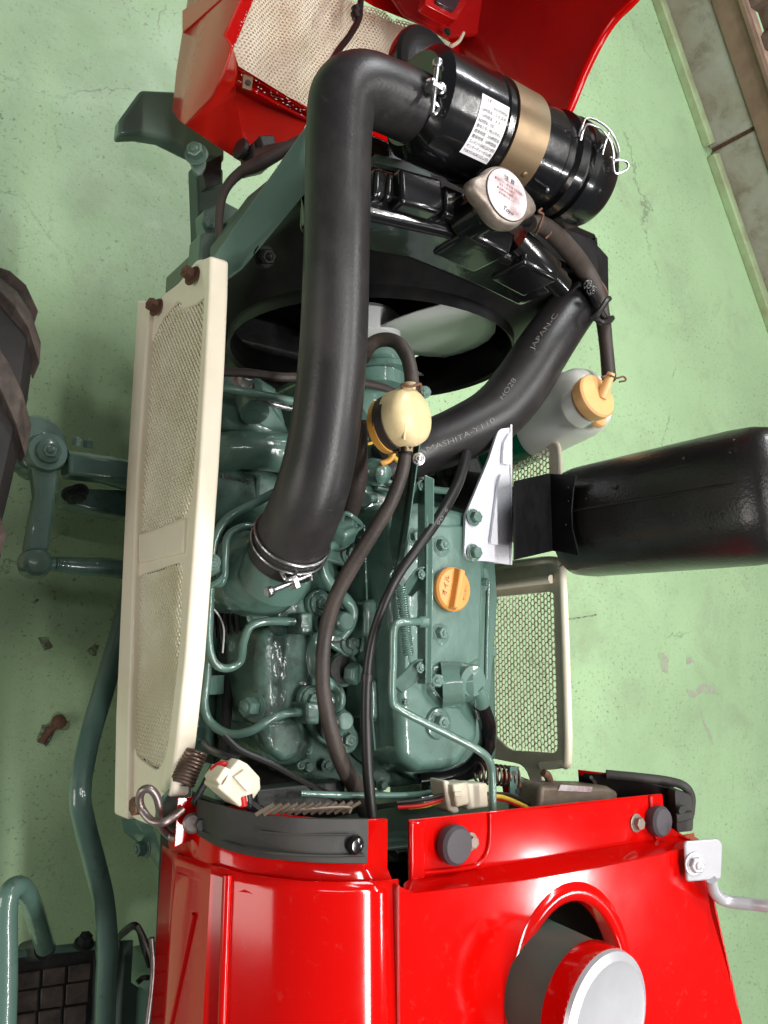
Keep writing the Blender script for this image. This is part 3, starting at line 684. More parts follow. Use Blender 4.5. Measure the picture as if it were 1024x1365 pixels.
for u, v in ((352, 342),): bolt(P(u, v, .90), (0, -.4, 1), .010, m='black', parent=shroud, h=1.2)
# radiator core fins glimpsed through the opening
bm = bmesh.new()
for k in range(110):
    xx = -.14 + k * .0046; add_box(bm, (xx, .622, .62), .0009, .012, .46)
for k in range(30): add_box(bm, (.10, .624, .40 + k * .0155), .5, .004, .0022)
link('core_fins', bm_mesh(bm), 'gloss_black', rc, kind='stuff', smooth=False)
# fan
fc = Vector((cx, .555, .61))
fan = lathe('cooling_fan', fc, (0, -1, 0), [(-.03, .05), (-.02, .06), (.02, .06), (.03, .045)], 'fan', T, seg=32)
for k in (27, 305):
    kf = 1 if k == 27 else .45
    a0 = math.radians(k); bm = bmesh.new(); g = []
    for i in range(9):
        r = .055 + i / 8 * .172; g.append([])
        for j in range(9):
            t = (j / 8 - .5); wd_ = (2.3 - .85 * i / 8) * kf; an = a0 + t * wd_ * 1.15 + .15 * (i / 8) ** 2
            g[-1].append(bm.verts.new(fc + Vector((math.cos(an) * r, -.014 * t * 2, math.sin(an) * r))))
    for i in range(8):
        for j in range(8): bm.faces.new((g[i][j], g[i + 1][j], g[i + 1][j + 1], g[i][j + 1]))
    o = link('fan_blade', bm_mesh(bm), 'fan', fan); so = o.modifiers.new('t', 'SOLIDIFY'); so.thickness = .003
# pressure cap with two ears and a printed disc
cp = P(671, 263, 1.085); ca = Vector((-.02, 0, 1)).normalized(); cxv, cyv, _ = frame(ca, (1, 0, 0))
lobed = []
for k in range(72):
    a = 2 * math.pi * k / 72; ear = max(0, math.cos(a - .05)) ** 18 + max(0, -math.cos(a - .05)) ** 18
    lobed.append((a, 1 + .44 * ear))
bm = bmesh.new(); R0 = .0385; rings = []
for h, s, q in ((-.016, .93, .8), (-.010, 1, 1), (-.003, 1, 1), (.002, .975, .97), (.005, .93, .85), (.006, .84, 0)):
    rings.append([bm.verts.new(cp + ca * h + (cxv * math.cos(a) + cyv * math.sin(a)) * R0 * s * (1 + (l - 1) * q)) for a, l in lobed])
for a, b in zip(rings, rings[1:]):
    for j in range(72): bm.faces.new((a[j], a[(j + 1) % 72], b[(j + 1) % 72], b[j]))
bm.faces.new(rings[0][::-1]); bm.faces.new(rings[-1])
rcap = link('radiator_cap', bm_mesh(bm), 'capmetal', T, autosmooth=50)
lathe('cap_rim_line', cp + ca * .0055, ca, [(0, .0333), (.0015, .0333)], 'ink', rcap, seg=48)
lathe('cap_disc', cp + ca * .006, ca, [(0, .0326), (.0016, .0323)], 'cap_label', rcap, seg=48)
def capfn(x, y): return cp + ca * .0081 + cxv * x * 1.12 + cyv * y * 1.12
vx = Vector((math.cos(-.18), math.sin(-.18)))
def cf(x, y): return capfn(x * vx.x - y * vx.y, x * vx.y + y * vx.x)
text_on('lettering', '注 意', lambda x, y: cf(x, y + .0175), .0070, 'ink', rcap)
text_on('lettering', '▶エンジン停止後でも高温', lambda x, y: cf(x, y + .0105), .0034, 'ink_red', rcap)
text_on('lettering', '冷えてから開く', lambda x, y: cf(x - .002, y + .0058), .0034, 'ink_red', rcap)
text_on('lettering', '▶冷却水を補給', lambda x, y: cf(x - .004, y + .001), .0034, 'ink_red', rcap)
text_on('lettering', '必ず閉めること', lambda x, y: cf(x - .001, y - .0038), .0034, 'ink_red', rcap)
text_on('lettering', 'Toyo', lambda x, y: cf(x + .004 + y * .25, y - .0185), .0075, 'ink', rcap)

# ---- air cleaner, lying across in front of the radiator
acy, acz = .650, 1.045; aR = .067
ac0 = PY(597, 145, acy - .0); A0 = Vector((-.128, acy, acz)); AX = Vector((1, 0, 0))
def acx(u, v):                                    # position along the axis of a seen point near the axis
    return PY(u, v, acy).x
prof = [(0, .040), (.0, .052), (.006, .058), (.012, .0635), (.095, .0635), (.098, .0655), (.101, .0635), (.205, .0635), (.21, .060), (.222, .060), (.226, .067), (.240, .067), (.243, .0625), (.248, .0625), (.250, .068), (.262, .068), (.265, .064), (.298, .063), (.308, .058), (.313, .045)]
prof = [(a, b * .067 / .0635) for a, b in prof]
acl = lathe('air_cleaner', A0, AX, prof, 'gloss_black', T, seg=72)
lathe('mounting_band', A0 + AX * .112, AX, [(0, aR + .0005), (0, aR + .003), (.053, aR + .003), (.053, aR + .0005)], 'brass', acl, seg=72)
# frame of angles on the cylinder: 0 = towards the camera side
ny, nz_ = Vector((0, 1, 0)), Vector((0, 0, 1))
cdir = (CAMPOS - (A0 + AX * .1)); cdir.x = 0; cdir.normalize(); cang = math.atan2(cdir.z, cdir.y)
def cyl(x, s, h=.0008, R=aR):                     # x along the axis, s = arc length upwards in the picture from the camera-facing line
    a = cang - s / R
    return A0 + AX * x + (ny * math.cos(a) + nz_ * math.sin(a)) * (R + h)
band = [n for n in (1,)]
bm = bmesh.new(); g = []
L0, L1, S0, S1 = .052, .096, -.030, .040
for i in range(2):
    g.append([bm.verts.new(cyl(L0 + (L1 - L0) * i, S0 + (S1 - S0) * j / 16)) for j in range(17)])
for j in range(16): bm.faces.new((g[0][j], g[1][j], g[1][j + 1], g[0][j + 1]))
lbl = link('instruction_label', bm_mesh(bm), 'label', acl)
lines = ['ご注意 エアクリーナ', 'エレメントの清掃は使用時間毎', '50時間毎   空気清掃', '150時間毎   水洗い', '800時間毎に交換して下さい', '塵埃の多い時は早めに', '標準時間   200時間毎', '塵埃地域   50時間毎', 'エレメントは純正品を使用', 'ヤンマーディーゼル(株)', 'TOKYO ROKI CO.,LTD.']
for k, s in enumerate(lines):
    sy_ = S1 - .0048 - k * .0060
    me = text_mesh(s, .0044, 'LEFT'); wmax = max([v.co.x for v in me.vertices] + [.001]); f = min(1, .040 / wmax)
    for v in me.vertices: v.co = cyl(L0 + .0025 + v.co.x * f, sy_ + v.co.y * 1.1, .0012)
    me.materials.clear(); link('lettering', me, 'ink', lbl, smooth=False)
# rivets and split in the band
for x_, s_ in ((.134, -.028), (.152, -.020), (.160, -.044)):
    lathe('rivet', cyl(x_, s_, .003), cyl(x_, s_, 1) - cyl(x_, s_, 0), [(0, .0042), (.0015, .0038), (.0024, .002)], 'brass', acl, seg=14)
bm = bmesh.new(); add_prism(bm, [cyl(.112, -.040, .0040), cyl(.165, -.040, .0040), cyl(.165, -.0414, .0040), cyl(.112, -.0414, .0040)], [cyl(.112, -.040, .0028), cyl(.165, -.040, .0028), cyl(.165, -.0414, .0028), cyl(.112, -.0414, .0028)])
link('band_split', bm_mesh(bm), 'ink', acl, smooth=False)
tube('body_seam', [cyl(.172, -.022, .0), cyl(.19, -.024, .0), cyl(.203, -.026, .0)], .0022, 'gloss_black', acl, seg=8)
bolt(cyl(.2, -.026, .001), cyl(.2, -.026, 1) - cyl(.2, -.026, 0), .0032, m='steel', parent=acl, washer=False)
# wire clip at the far end
def wc(x, s, h): return cyl(x, s, h)
s0 = .060
clip, _ = tube('wire_clip', [cyl(.215, s0 - .012, .004), cyl(.212, s0 - .006, .012), cyl(.218, s0 + .004, .018), cyl(.245, s0 + .006, .020), cyl(.268, s0 + .0, .018), cyl(.282, s0 - .012, .014), cyl(.284, s0 - .022, .008), cyl(.276, s0 - .018, .006)], .0016, 'steel', acl, seg=8)
tube('wire_loop', [cyl(.219, s0 - .016, .004), cyl(.218, s0 - .006, .010), cyl(.224, s0 + .001, .014), cyl(.247, s0 + .002, .016), cyl(.266, s0 - .005, .014), cyl(.277, s0 - .016, .010), cyl(.282, s0 - .026, .006)], .0016, 'steel', clip, seg=8)
tube('wire_loop', [cyl(.279, s0 - .022, .010), cyl(.300, s0 - .018, .012), cyl(.306, s0 - .024, .010), cyl(.290, s0 - .034, .006), cyl(.278, s0 - .022, .008)], .0016, 'steel', clip, seg=8)
tube('wire_loop', [cyl(.262, s0 + .004, .018), cyl(.262, s0 - .008, .008), cyl(.264, s0 - .018, .002)], .0014, 'steel', clip, seg=8)
lathe('clip_lug', cyl(.255, s0 - .012, .002), cyl(.2, s0, 1) - cyl(.2, s0, 0), [(0, .008), (.006, .006), (.009, .003)], 'gloss_black', clip, seg=12)
# pre-cleaner bowl seen behind the elbow
pc = P(573, 98, .99)
lathe('dust_bowl', pc, (.15, -.05, 1), [(-.03, .040), (-.02, .058), (-.006, .062), (0, .062), (.004, .058), (.002, .042), (.006, .02)], 'gloss_black', T, seg=48)

# ---- big intake hose
hose = [P(600, 165, 1.045), P(565, 150, 1.045), P(520, 130, 1.05), P(482, 117, 1.055), P(459, 128, 1.055), P(453, 165, 1.05), P(451, 215, 1.045), P(449, 330, 1.035), P(444, 470, 1.01), P(432, 580, .985), P(412, 665, .955), P(378, 742, .885)]
hr_ = [47, 46, 46, 46, 45, 44.5, 44, 44, 45.5, 47, 49, 50]
rad = [m_at(q, p) for q, p in zip(hr_, hose)]
ih, ifr = tube('intake_hose', hose, rad, 'rubber', T, seg=48, n=14)
def ring_at(fr, k, r, rr, m, parent, name='clamp_wire', tw=0):
    p, x, y, Tt = fr[k]; pts = [p + Tt * tw + (x * math.cos(a) + y * math.sin(a)) * r for a in [2 * math.pi * i / 40 for i in range(41)]]
    return tube(name, pts, rr, m, parent, seg=8, smooth=False)[0]
# manifold spigot and its clamp
end = hose[-1]; ed = (ifr[-1][0] - ifr[-6][0]).normalized()
ring_p = ifr[-5][0]
cA, _ = tube('hose_clamp', [ifr[-6][0] + (ifr[-6][1] * math.cos(a) + ifr[-6][2] * math.sin(a)) * (rad[-1] + .0012) for a in [2 * math.pi * i / 48 for i in range(49)]], .0017, 'steel', T, seg=8, smooth=False)
ring_at(ifr, -4, rad[-1] + .0012, .0017, 'steel', cA)
def clamp_screw(a, b, nutp, parent, r=2.6):
    """steel screw from a to b with cross-recess head and square nut"""
    s, _ = tube('clamp_screw', [a, b], r, 'steel', parent, seg=14, smooth=False)
    d = (b - a).normalized(); lathe('screw_head', a, -d, [(-.004, r * 1.3), (0, r * 2.0), (.004, r * 2.0), (.006, r * 1.5)], 'steel', s, seg=18)
    add = bmesh.new(); x, y, _ = frame(d); add_box(add, nutp, r * 5, r * 5, r * 2.2, x=x, y=y, z=d); link('clamp_nut', bm_mesh(add), 'steel', s, bevel=.0008)
    return s
clamp_screw(P(361, 788, .925), P(413, 766, .925), P(391, 776, .925), cA, .0031)
tube('clamp_eye', [P(374, 760, .92), P(381, 772, .93), P(392, 770, .932), P(398, 758, .925), P(412, 762, .922), P(415, 774, .92)], .0022, 'steel', cA, seg=8)
# clamp at the air cleaner
kk = 12
cB, _ = tube('hose_clamp', [ifr[kk][0] + (ifr[kk][1] * math.cos(a) + ifr[kk][2] * math.sin(a)) * (rad[1] + .0012) for a in [2 * math.pi * i / 48 for i in range(49)]], .0014, 'steel', T, seg=8, smooth=False)
ring_at(ifr, kk + 5, rad[1] + .0012, .0014, 'steel', cB)
clamp_screw(P(583, 86, 1.10), P(576, 152, 1.10), P(579, 118, 1.10), cB, .0030)
for (u, v) in ((576, 112), (588, 118)): tube('clamp_eye', [P(u - 6, v - 4, 1.095), P(u, v - 6, 1.10), P(u + 6, v, 1.10), P(u, v + 6, 1.10), P(u - 6, v + 2, 1.095)], .0022, 'steel', cB, seg=8)
tube('clamp_eye', [P(574, 140, 1.095), P(580, 138, 1.10), P(585, 144, 1.10), P(580, 152, 1.10), P(574, 149, 1.095)], .0020, 'steel', cB, seg=8)
# mould marks on the hose
lathe('intake_neck', ifr[0][0], ifr[0][3], [(-.07, .046), (-.01, .046), (0, .042), (.02, .041)], 'gloss_black', T, seg=40)

# ---- radiator outlet hose with stamped lettering
rh = [P(782, 392, .905), P(758, 418, .905), P(725, 465, .90), P(695, 512, .89), P(660, 552, .88), P(610, 580, .87), P(560, 600, .855), P(510, 625, .83)]
rr = [m_at(q, p) for q, p in zip([31, 33, 36, 38, 38.5, 37, 35, 32], rh)]
rhose, rfr = tube('radiator_hose', rh, rr, 'rubber', T, seg=40, n=10)
ring_at(rfr, 3, rr[0] + .002, .0022, 'rubber_brown', rhose, 'hose_clip'); ring_at(rfr, 1, rr[0] + .002, .0022, 'rust', rhose, 'hose_clip')
def hose_text(s, i0, i1, off, size, parent, fr, rads):
    """writing laid along the hose from path index i0 to i1, off = fraction across towards image top"""
    me = text_mesh(s, 1.0, 'LEFT', bold=-.012); wd2 = max(v.co.x for v in me.vertices)
    hp = [f[0] for f in fr]
    for v in me.vertices:
        t = i0 + (i1 - i0) * v.co.x / wd2; k = max(0, min(len(fr) - 2, int(t))); q = t - k
        p = fr[k][0].lerp(fr[k + 1][0], q); Tt = fr[k][3].lerp(fr[k + 1][3], q).normalized(); Tt = Tt if i1 > i0 else -Tt
        tt = t / (len(fr) - 1) * (len(rads) - 1); kk2 = int(min(tt, len(rads) - 2)); R = rads[kk2] + (rads[kk2 + 1] - rads[kk2]) * (tt - kk2)
        view = CAMPOS - p; view = (view - Tt * view.dot(Tt)).normalized(); upv = view.cross(Tt)
        an = off + v.co.y * size / R
        v.co = p + (view * math.cos(an) + upv * math.sin(an)) * (R + .0006)
    me.materials.clear(); return link('stamped_lettering', me, 'white_ink', parent, smooth=False)
hose_text('YAMASHITA-Y110', 64, 45, -.10, .0105, rhose, rfr, rr)
hose_text('HO28', 41, 34, .30, .0105, rhose, rfr, rr)
hose_text('JAPAN-C', 25, 16, .35, .010, rhose, rfr, rr)
hose_text('JJ', 7, 4, .1, .010, rhose, rfr, rr)
# thin overflow hose
oh = [(706, 298, 1.05), (722, 300, 1.04), (745, 318, 1.0), (772, 350, .955), (793, 385, .95), (803, 420, .945), (808, 460, .95), (812, 505, .965)]
ov, ofr = ptube('overflow_hose', oh, [11, 12, 13, 13, 12, 10, 9, 9.5], 'rubber_brown', T, seg=20)
ptube('overflow_pipe', [(686, 290, 1.055), (715, 298, 1.045)], 7, 'gloss_black', T, seg=16)
tube('spring_clip', [P(722, 278, 1.06), P(718, 282, 1.06), P(724, 286, 1.055), P(720, 300, 1.06), P(714, 312, 1.045)], .0016, 'rust', ov, seg=8)
tube('spring_clip', [P(731, 300, 1.045), P(734, 310, 1.04), P(727, 318, 1.035)], .0016, 'rust', ov, seg=8)
tube('spring_clip', [P(802, 503, .99), P(812, 500, .99), P(822, 504, .985), P(831, 502, .985), P(834, 507, .985), P(826, 509, .985)], .0015, 'rust', ov, seg=8)
tie, _ = ptube('cable_tie', [(787, 425, .965), (797, 418, .975), (808, 402, .98), (812, 398, .975)], 4, 'wire_black', T, seg=8)
ptube('tie_strap', [(794, 424, .97), (802, 430, .975), (812, 428, .972), (816, 424, .96)], 4, 'wire_black', tie, seg=8)
ptube('drain_pipe', [(784, 384, .95), (798, 412, .955), (806, 428, .955)], 6, 'black', T, seg=12)
for a in ((784, 380), (788, 387)): pbolt(a[0], a[1], .958, 5, T, m='gloss_black', n=(-.3, -.5, .6), dome=True)

# ---- coolant reservoir
ax0, ax1 = P(650, 600, .70), P(803, 522, .945)
rv = thing
dirv = (ax1 - ax0); Ln = dirv.length; dirv.normalize()
bx, by, _ = frame(dirv, (0, 1, 0))
def superring(bm, c, a, b, p=2.6, n=36):
    out = []
    for k in range(n):
        t = 2 * math.pi * k / n; ct, st = math.cos(t), math.sin(t)
        out.append(bm.verts.new(c + bx * a * abs(ct) ** (2 / p) * (1 if ct > 0 else -1) + by * b * abs(st) ** (2 / p) * (1 if st > 0 else -1)))
    return out
def bottle(name, h, m, parent, g=0):
    bm = bmesh.new(); rg = [superring(bm, ax0 + dirv * (Ln * t), a + g, b + g) for t, a, b in h]
    for a, b in zip(rg, rg[1:]):
        for j in range(36): bm.faces.new((a[j], a[(j + 1) % 36], b[(j + 1) % 36], b[j]))
    bm.faces.new(rg[0][::-1]); bm.faces.new(rg[-1]); return link(name, bm_mesh(bm), m, parent)
bt = bottle('coolant_reservoir', [(.42, .055, .046), (.50, .057, .048), (.80, .056, .048), (.88, .053, .046), (.94, .046, .040), (.97, .036, .030), (.98, .020, .020)], 'bottle', T)
bottle('coolant', [(-.15, .045, .038), (-.1, .052, .042), (.2, .055, .046), (.42, .055, .046)], 'coolant', bt)
tube('level_rib', [ax0 + dirv * (Ln * .43) + (bx * math.cos(a) * .056 + by * math.sin(a) * .047) for a in [2 * math.pi * k / 36 for k in range(37)]], .0016, 'bottle', bt, seg=6, smooth=False)
cd = (dirv + Vector((-.1, .1, .35))).normalized()
rcp = lathe('reservoir_cap', P(792, 530, .96), cd, [(-.012, .034), (0, .036), (.006, .036), (.009, .033), (.010, .012)], 'orange_pale', bt, seg=40)
lathe('cap_spigot', P(805, 522, .972), Vector((.15, .9, .4)), [(-.01, .008), (.010, .0075), (.03, .006)], 'orange_pale', rcp, seg=16)
lathe('cap_tab', P(797, 555, .945), cd, [(-.006, .018), (0, .018), (.003, .016)], 'orange_pale', rcp, seg=20)
lathe('neck', P(786, 535, .95), cd, [(-.03, .031), (-.008, .031)], 'bottle', bt, seg=30)

# ---- muffler standing on the right side
my = .192; MX0, MX1 = .235, .375
bm = bmesh.new()
def msec(z, s, cx_=None):
    hx = .068 * s; hy = .087 * s; cxm = (MX0 + MX1) / 2; out = []
    for k in range(48):
        t = 2 * math.pi * k / 48; c, s_ = math.cos(t), math.sin(t); p = 2.7
        out.append(bm.verts.new(Vector((cxm + hx * abs(c) ** (2 / p) * (1 if c > 0 else -1), my + hy * abs(s_) ** (2 / p) * (1 if s_ > 0 else -1), z))))
    return out
levels = [(.905, .86), (.913, .94), (.93, .965), (1.0, .975), (1.10, .99), (1.18, 1.0), (1.21, .985), (1.23, .93), (1.243, .82), (1.249, .62), (1.251, .3)]
rg = [msec(*l) for l in levels]
for a, b in zip(rg, rg[1:]):
    for j in range(48): bm.faces.new((a[j], a[(j + 1) % 48], b[(j + 1) % 48], b[j]))
bm.faces.new(rg[0][::-1]); bm.faces.new(rg[-1])
mf = link('muffler', bm_mesh(bm), 'muffler', T)
tube('weld_seam', [Vector((MX0 + .0015, my + .006, z)) for z in (.95, 1.0, 1.05, 1.10, 1.15, 1.18)] + [Vector((MX0 + .006, my + .006, 1.212)), Vector((MX0 + .022, my + .006, 1.236))], .0018, 'muffler', mf, seg=6)
for z, y, r in ((1.03, .03, .004), (1.14, .05, .0022), (1.19, -.03, .002), (1.17, -.045, .0016), (1.12, -.02, .002), (1.21, .06, .002), (1.205, .045, .0015), (.98, .02, .002), (1.06, -.05, .0015)):
    lathe('weld_spatter', Vector((MX0 + .002, my + y, z)), (-1, 0, 0), [(-.002, r), (.0006, r * .85), (.0012, r * .4)], 'muffler', mf, seg=10)
lathe('tail_pipe', Vector((.33, my - .01, 1.24)), (.6, 0, 1), [(0, .022), (.04, .022), (.06, .022)], 'muffler', mf, seg=24)
for k in range(5):
    a = .5 * k - 1; tube('end_crease', [Vector((.245, my + .03 * a, 1.225)), Vector((.275, my + .024 * a, 1.2475)), Vector((.305, my + .018 * a, 1.251))], .0012, 'muffler', mf, seg=6)
# heat shield cup below it and the elbow
def mp_(u, v, x): return PX(u, v, x)
cup = [mp_(732, 631, .225), mp_(768, 634, .225), mp_(764, 655, .225), mp_(762, 680, .225), mp_(763, 705, .225), mp_(772, 741, .225), mp_(735, 734, .225)]
hs_ = slab('heat_shield', cup, (-1, 0, 0), .003, 'black', T, bevel=.001)
slab('shield_wing', [mp_(732, 631, .225), mp_(735, 735, .225), mp_(684, 747, .12), mp_(684, 642, .12)], (0, -.2, -1), .003, 'black', hs_)
for u, v in ((757, 650), (757, 668), (754, 699)): lathe('rivet', mp_(u, v, .2245), (-1, 0, 0), [(0, .002), (.001, .0016)], 'black', hs_, seg=10)
ptube('exhaust_elbow', [(590, 660, .78), (640, 665, .79), (690, 690, .80), (720, 690, .86), (790, 690, .94)], [34, 34, 34, 34, 38], 'muffler', T, seg=28)
ptube('exhaust_brace', [(684, 655, .88), (705, 652, .89), (730, 642, .905)], 6, 'black', T, seg=10)
ptube('exhaust_brace', [(684, 672, .885), (715, 668, .90), (735, 664, .905)], 4, 'black', T, seg=10)

# ---- silver bracket with two bolts
n_b = (-.12, 0, 1)
zb = .915
sbr = slab('muffler_bracket', rounded([P(683, 560, zb), P(664, 575, zb), P(652, 612, zb), P(621, 686, zb), P(619, 738, zb), P(626, 747, zb), P(650, 748, zb), P(683, 753, zb)], .004, 3), n_b, .006, 'silver_bracket', T, bevel=.002)
slab('pressed_rib', rounded([P(680, 630, zb + .006), P(668, 631, zb + .006), P(664, 648, zb + .006), P(654, 725, zb + .006), P(681, 728, zb + .006)], .004, 3), n_b, .006, 'silver_bracket', sbr, bevel=.0025, bseg=3)
slab('pressed_rib', rounded([P(681, 575, zb + .006), P(672, 590, zb + .006), P(670, 618, zb + .006), P(681, 620, zb + .006)], .004, 3), n_b, .006, 'silver_bracket', sbr, bevel=.0025, bseg=3)
slab('edge_flange', [P(683, 560, zb + .002), P(683, 753, zb + .002), P(681, 753, zb - .05), P(681, 560, zb - .05)], (1, 0, 0), .004, 'silver_bracket', sbr)
for v in (690, 737): pbolt(631, v, zb + .002, 8.2, sbr, m='green', washer=True, dome=False, h=.9)

# ---- engine block and cylinder head
zh = .80
box('engine_block', (.01, .13, .60), (.19, .56, .35), 'green_cast', T, bevel=.02)
head = prism('cylinder_head', [(404, 655), (470, 640), (560, 640), (660, 660), (664, 1010), (640, 1040), (500, 1052), (410, 1040), (398, 900)], zh - .012, .60, 'green_cast', T, bevel=.008, bseg=3)
prism('head_ridge', [(398, 700), (436, 690), (436, 1030), (404, 1030)], zh - .03, .6, 'green_cast', head, bevel=.01)
# valve cover
zc = .905
vc = prism('valve_cover', rounded([P(515, 672, zc), P(560, 668, zc), P(632, 684, zc), P(650, 745, zc), P(653, 800, zc), P(644, 905, zc), P(640, 985, zc), P(612, 1024, zc), P(560, 1030, zc), P(535, 1010, zc), P(531, 900, zc)], 0, 1) and
           [(515, 672), (560, 668), (632, 684), (650, 745), (653, 800), (644, 905), (640, 985), (612, 1024), (560, 1030), (535, 1010), (531, 900)], zc, zh - .015, 'green', T, bevel=.014, bseg=5, grow=.05)
prism('cover_flange', [(500, 668), (560, 664), (640, 680), (660, 745), (664, 800), (656, 905), (650, 1000), (620, 1034), (555, 1040), (525, 1020), (519, 900)], zh + .012, zh - .014, 'green', vc, bevel=.003, grow=0)
prism('cover_step', [(560, 700), (632, 700), (644, 760), (640, 880), (600, 900), (562, 900)], zc + .004, zc - .01, 'green', vc, bevel=.004)
prism('side_boss', [(487, 800), (515, 795), (515, 850), (487, 850)], .87, .80, 'green_cast', vc, bevel=.006)
prism('side_boss', [(494, 905), (512, 905), (512, 960), (494, 960)], .86, .80, 'green_cast', vc, bevel=.006)
tube('cover_seam', uvz([(486, 700, .862), (489, 800, .862), (492, 900, .862), (500, 1000, .862)]), .0016, 'green', vc, seg=6)
for (u, v) in ((586, 729), (585, 846)): 
    lathe('stud_boss', P(u, v, zc), (0, 0, 1), [(0, .017), (.003, .017), (.005, .012)], 'green', vc, seg=28)
    pbolt(u, v - 2, zc + .004, 8.5, vc, m='green', h=1.1)
lathe('stud_boss', P(583, 964, zc), (0, 0, 1), [(0, .021), (.004, .019), (.006, .014)], 'green', vc, seg=28)
pbolt(584, 962, zc + .005, 9.5, vc, m='green', h=1.1)
pbolt(552, 716, zc, 9, vc, m='green', h=1.0)
pbolt(541, 936, zc, 5, vc, m='green', washer=False)
# gasket line, extra fasteners and cast details round the head
tube('head_gasket', uvz([(402, 690, .745), (400, 850, .745), (404, 1030, .745)]), .0022, 'dark', head, seg=6)
for u, v, z, r in ((478, 700, .80, 6), (480, 770, .80, 6.5), (482, 872, .80, 6.5), (480, 985, .80, 6.5), (410, 765, .80, 6), (412, 895, .80, 7), (408, 1022, .79, 7), (436, 1020, .80, 6), (508, 1046, .80, 6), (612, 1040, .80, 6), (655, 870, .80, 5.5), (655, 960, .80, 5.5)):
    pbolt(u, v, z, r, head, m='green' if random.random() < .7 else 'green_cast', h=random.uniform(.6, 1.3), dome=random.random() < .5)
for pts in ([(440, 775), (462, 772), (464, 790), (442, 794)], [(436, 872), (452, 870), (454, 880), (438, 884)], [(470, 925), (486, 922), (486, 948), (470, 950)], [(400, 720), (412, 716), (414, 742), (402, 746)]):
    prism('cast_boss', pts, .81, .76, 'green_cast', head, bevel=.003)
ptube('vent_pipe', [(476, 742, .835), (484, 770, .84), (486, 820, .84), (482, 868, .835)], 3.2, 'green', head, seg=10)
# end clamp plate at the far side of the cover
ep = slab('pivot_plate', rounded([P(630, 762, .90), P(650, 754, .90), P(654, 775, .90), P(648, 790, .90), P(634, 800, .90)], .01, 4), (0, 0, 1), .008, 'green', T)
pbolt(644, 776, .905, 5.5, ep, m='green', washer=False, h=1.2, dome=False, n=(.4, 0, .8)); pbolt(634, 757, .90, 5, ep, m='green', washer=False)
ptube('vertical_rod', [(651, 775, .87), (649, 850, .865), (648, 905, .86)], 3.4, 'green', T, seg=10)
# oil filler cap
oc = P(598, 786, zc + .004)
cap = lathe('oil_filler_cap', oc, (0, 0, 1), [(0, .027), (.006, .0295), (.010, .0295), (.013, .0268), (.014, .012)], 'orange', T, seg=48)
gx = Vector((.25, 1, 0)).normalized(); gy = Vector((0, 0, 1)).cross(gx); bm = bmesh.new()
add_prism(bm, [oc + gx * a + gy * b + Z0 * .023 for a, b in ((-.026, -.0035), (.026, -.0045), (.026, .0045), (-.026, .0035))], [oc + gx * a + gy * b + Z0 * .012 for a, b in ((-.028, -.006), (.028, -.0075), (.028, .0075), (-.028, .006))])
link('grip_bar', bm_mesh(bm), 'orange', cap, bevel=.0022, bseg=4)
text_on('lettering', 'オイル', lambda x, y: oc + gx * (x + .002) + gy * (-y * -1 + .0165) * 1 + Z0 * .0136 if False else oc + gx * (x) + gy * (.0165 + y) + Z0 * .0144, .0095, 'rust', cap)
text_on('lettering', 'ヤンマー', lambda x, y: oc + gx * (x) + gy * (-.018 + y) + Z0 * .0144, .0055, 'rust', cap)

# ---- breather outlet and its black hose
br = lathe('breather_body', P(588, 912, .905), Vector((.75, .04, .55)), [(0, .030), (.026, .028), (.030, .024), (.040, .024)], 'green', T, seg=36)
lathe('breather_cap', P(626, 907, .935), (-.1, -.08, 1), [(-.035, .0215), (.004, .0215), (.008, .0195), (.009, .008)], 'green', br, seg=36)
pbolt(581, 907, .945, 9.5, br, m='green', washer=False, n=(-.3, 0, 1), h=.7)
prism('breather_base', [(575, 888), (600, 880), (630, 900), (626, 930), (595, 945), (572, 925)], .912, .86, 'green', br, bevel=.008)
ptube('breather_spout', [(634, 916, .935), (641, 930, .930), (643, 946, .920)], [11, 10.5, 10.5], 'green', br, seg=16)
ptube('breather_hose', [(642, 940, .925), (650, 968, .91), (648, 995, .88), (630, 1022, .86), (600, 1036, .84), (560, 1042, .82)], [11, 12, 12, 12, 12, 12], 'gloss_black', T, seg=20)
ptube('breather_wire', [(568, 904, .925), (580, 922, .92), (600, 940, .91), (612, 944, .905)], 1.6, 'green', T, seg=6)

# ---- decompression rail: long upright plate with two arms
xw = P(570, 780, .96)
dp = []
rail_a = [P(564, 640, .955), P(578, 644, .96), P(577, 780, .96), P(575, 905, .96), P(566, 912, .955), P(561, 905, .95)]
dl = slab('decompression_rail', [P(566, 632, .965), P(579, 638, .965), P(578, 780, .965), P(576, 912, .965), P(566, 912, .955), P(566, 780, .955)], (-.6, 0, .8), .005, 'green', T, bevel=.0015)
slab('rail_web', [P(557, 636, .93), P(569, 634, .962), P(568, 780, .962), P(567, 912, .962), P(556, 912, .93), P(556, 780, .93)], (-1, 0, .2), .004, 'green_cast', dl)
for (u, v, a, b) in ((563, 766, 542, 792), (561, 890, 530, 918), (563, 648, 552, 672)):
    q = [P(u, v, .955)]; c0, c1 = P(u, v, .952), P(a, b, .93); d = (c1 - c0).normalized(); s_ = Vector((0, 0, 1)).cross(d).normalized() * .0125; bm = bmesh.new()
    ringp = [c0 - d * .012 * math.cos(t) + s_ * math.sin(t) for t in [i * math.pi / 8 - math.pi / 2 for i in range(9)]]
    pts = [c0 - d * .012 * math.cos(t) + s_ * math.sin(t) for t in [-math.pi / 2 + i * math.pi / 8 for i in range(9)]] + [c1 + s_ * .8, c1 - s_ * .8]
    ar = slab('lever_arm', pts, (-.15, 0, 1), .005, 'green', dl, bevel=.0015)
    pbolt(u, v, .956, 5, ar, m='green', washer=True, h=.4)
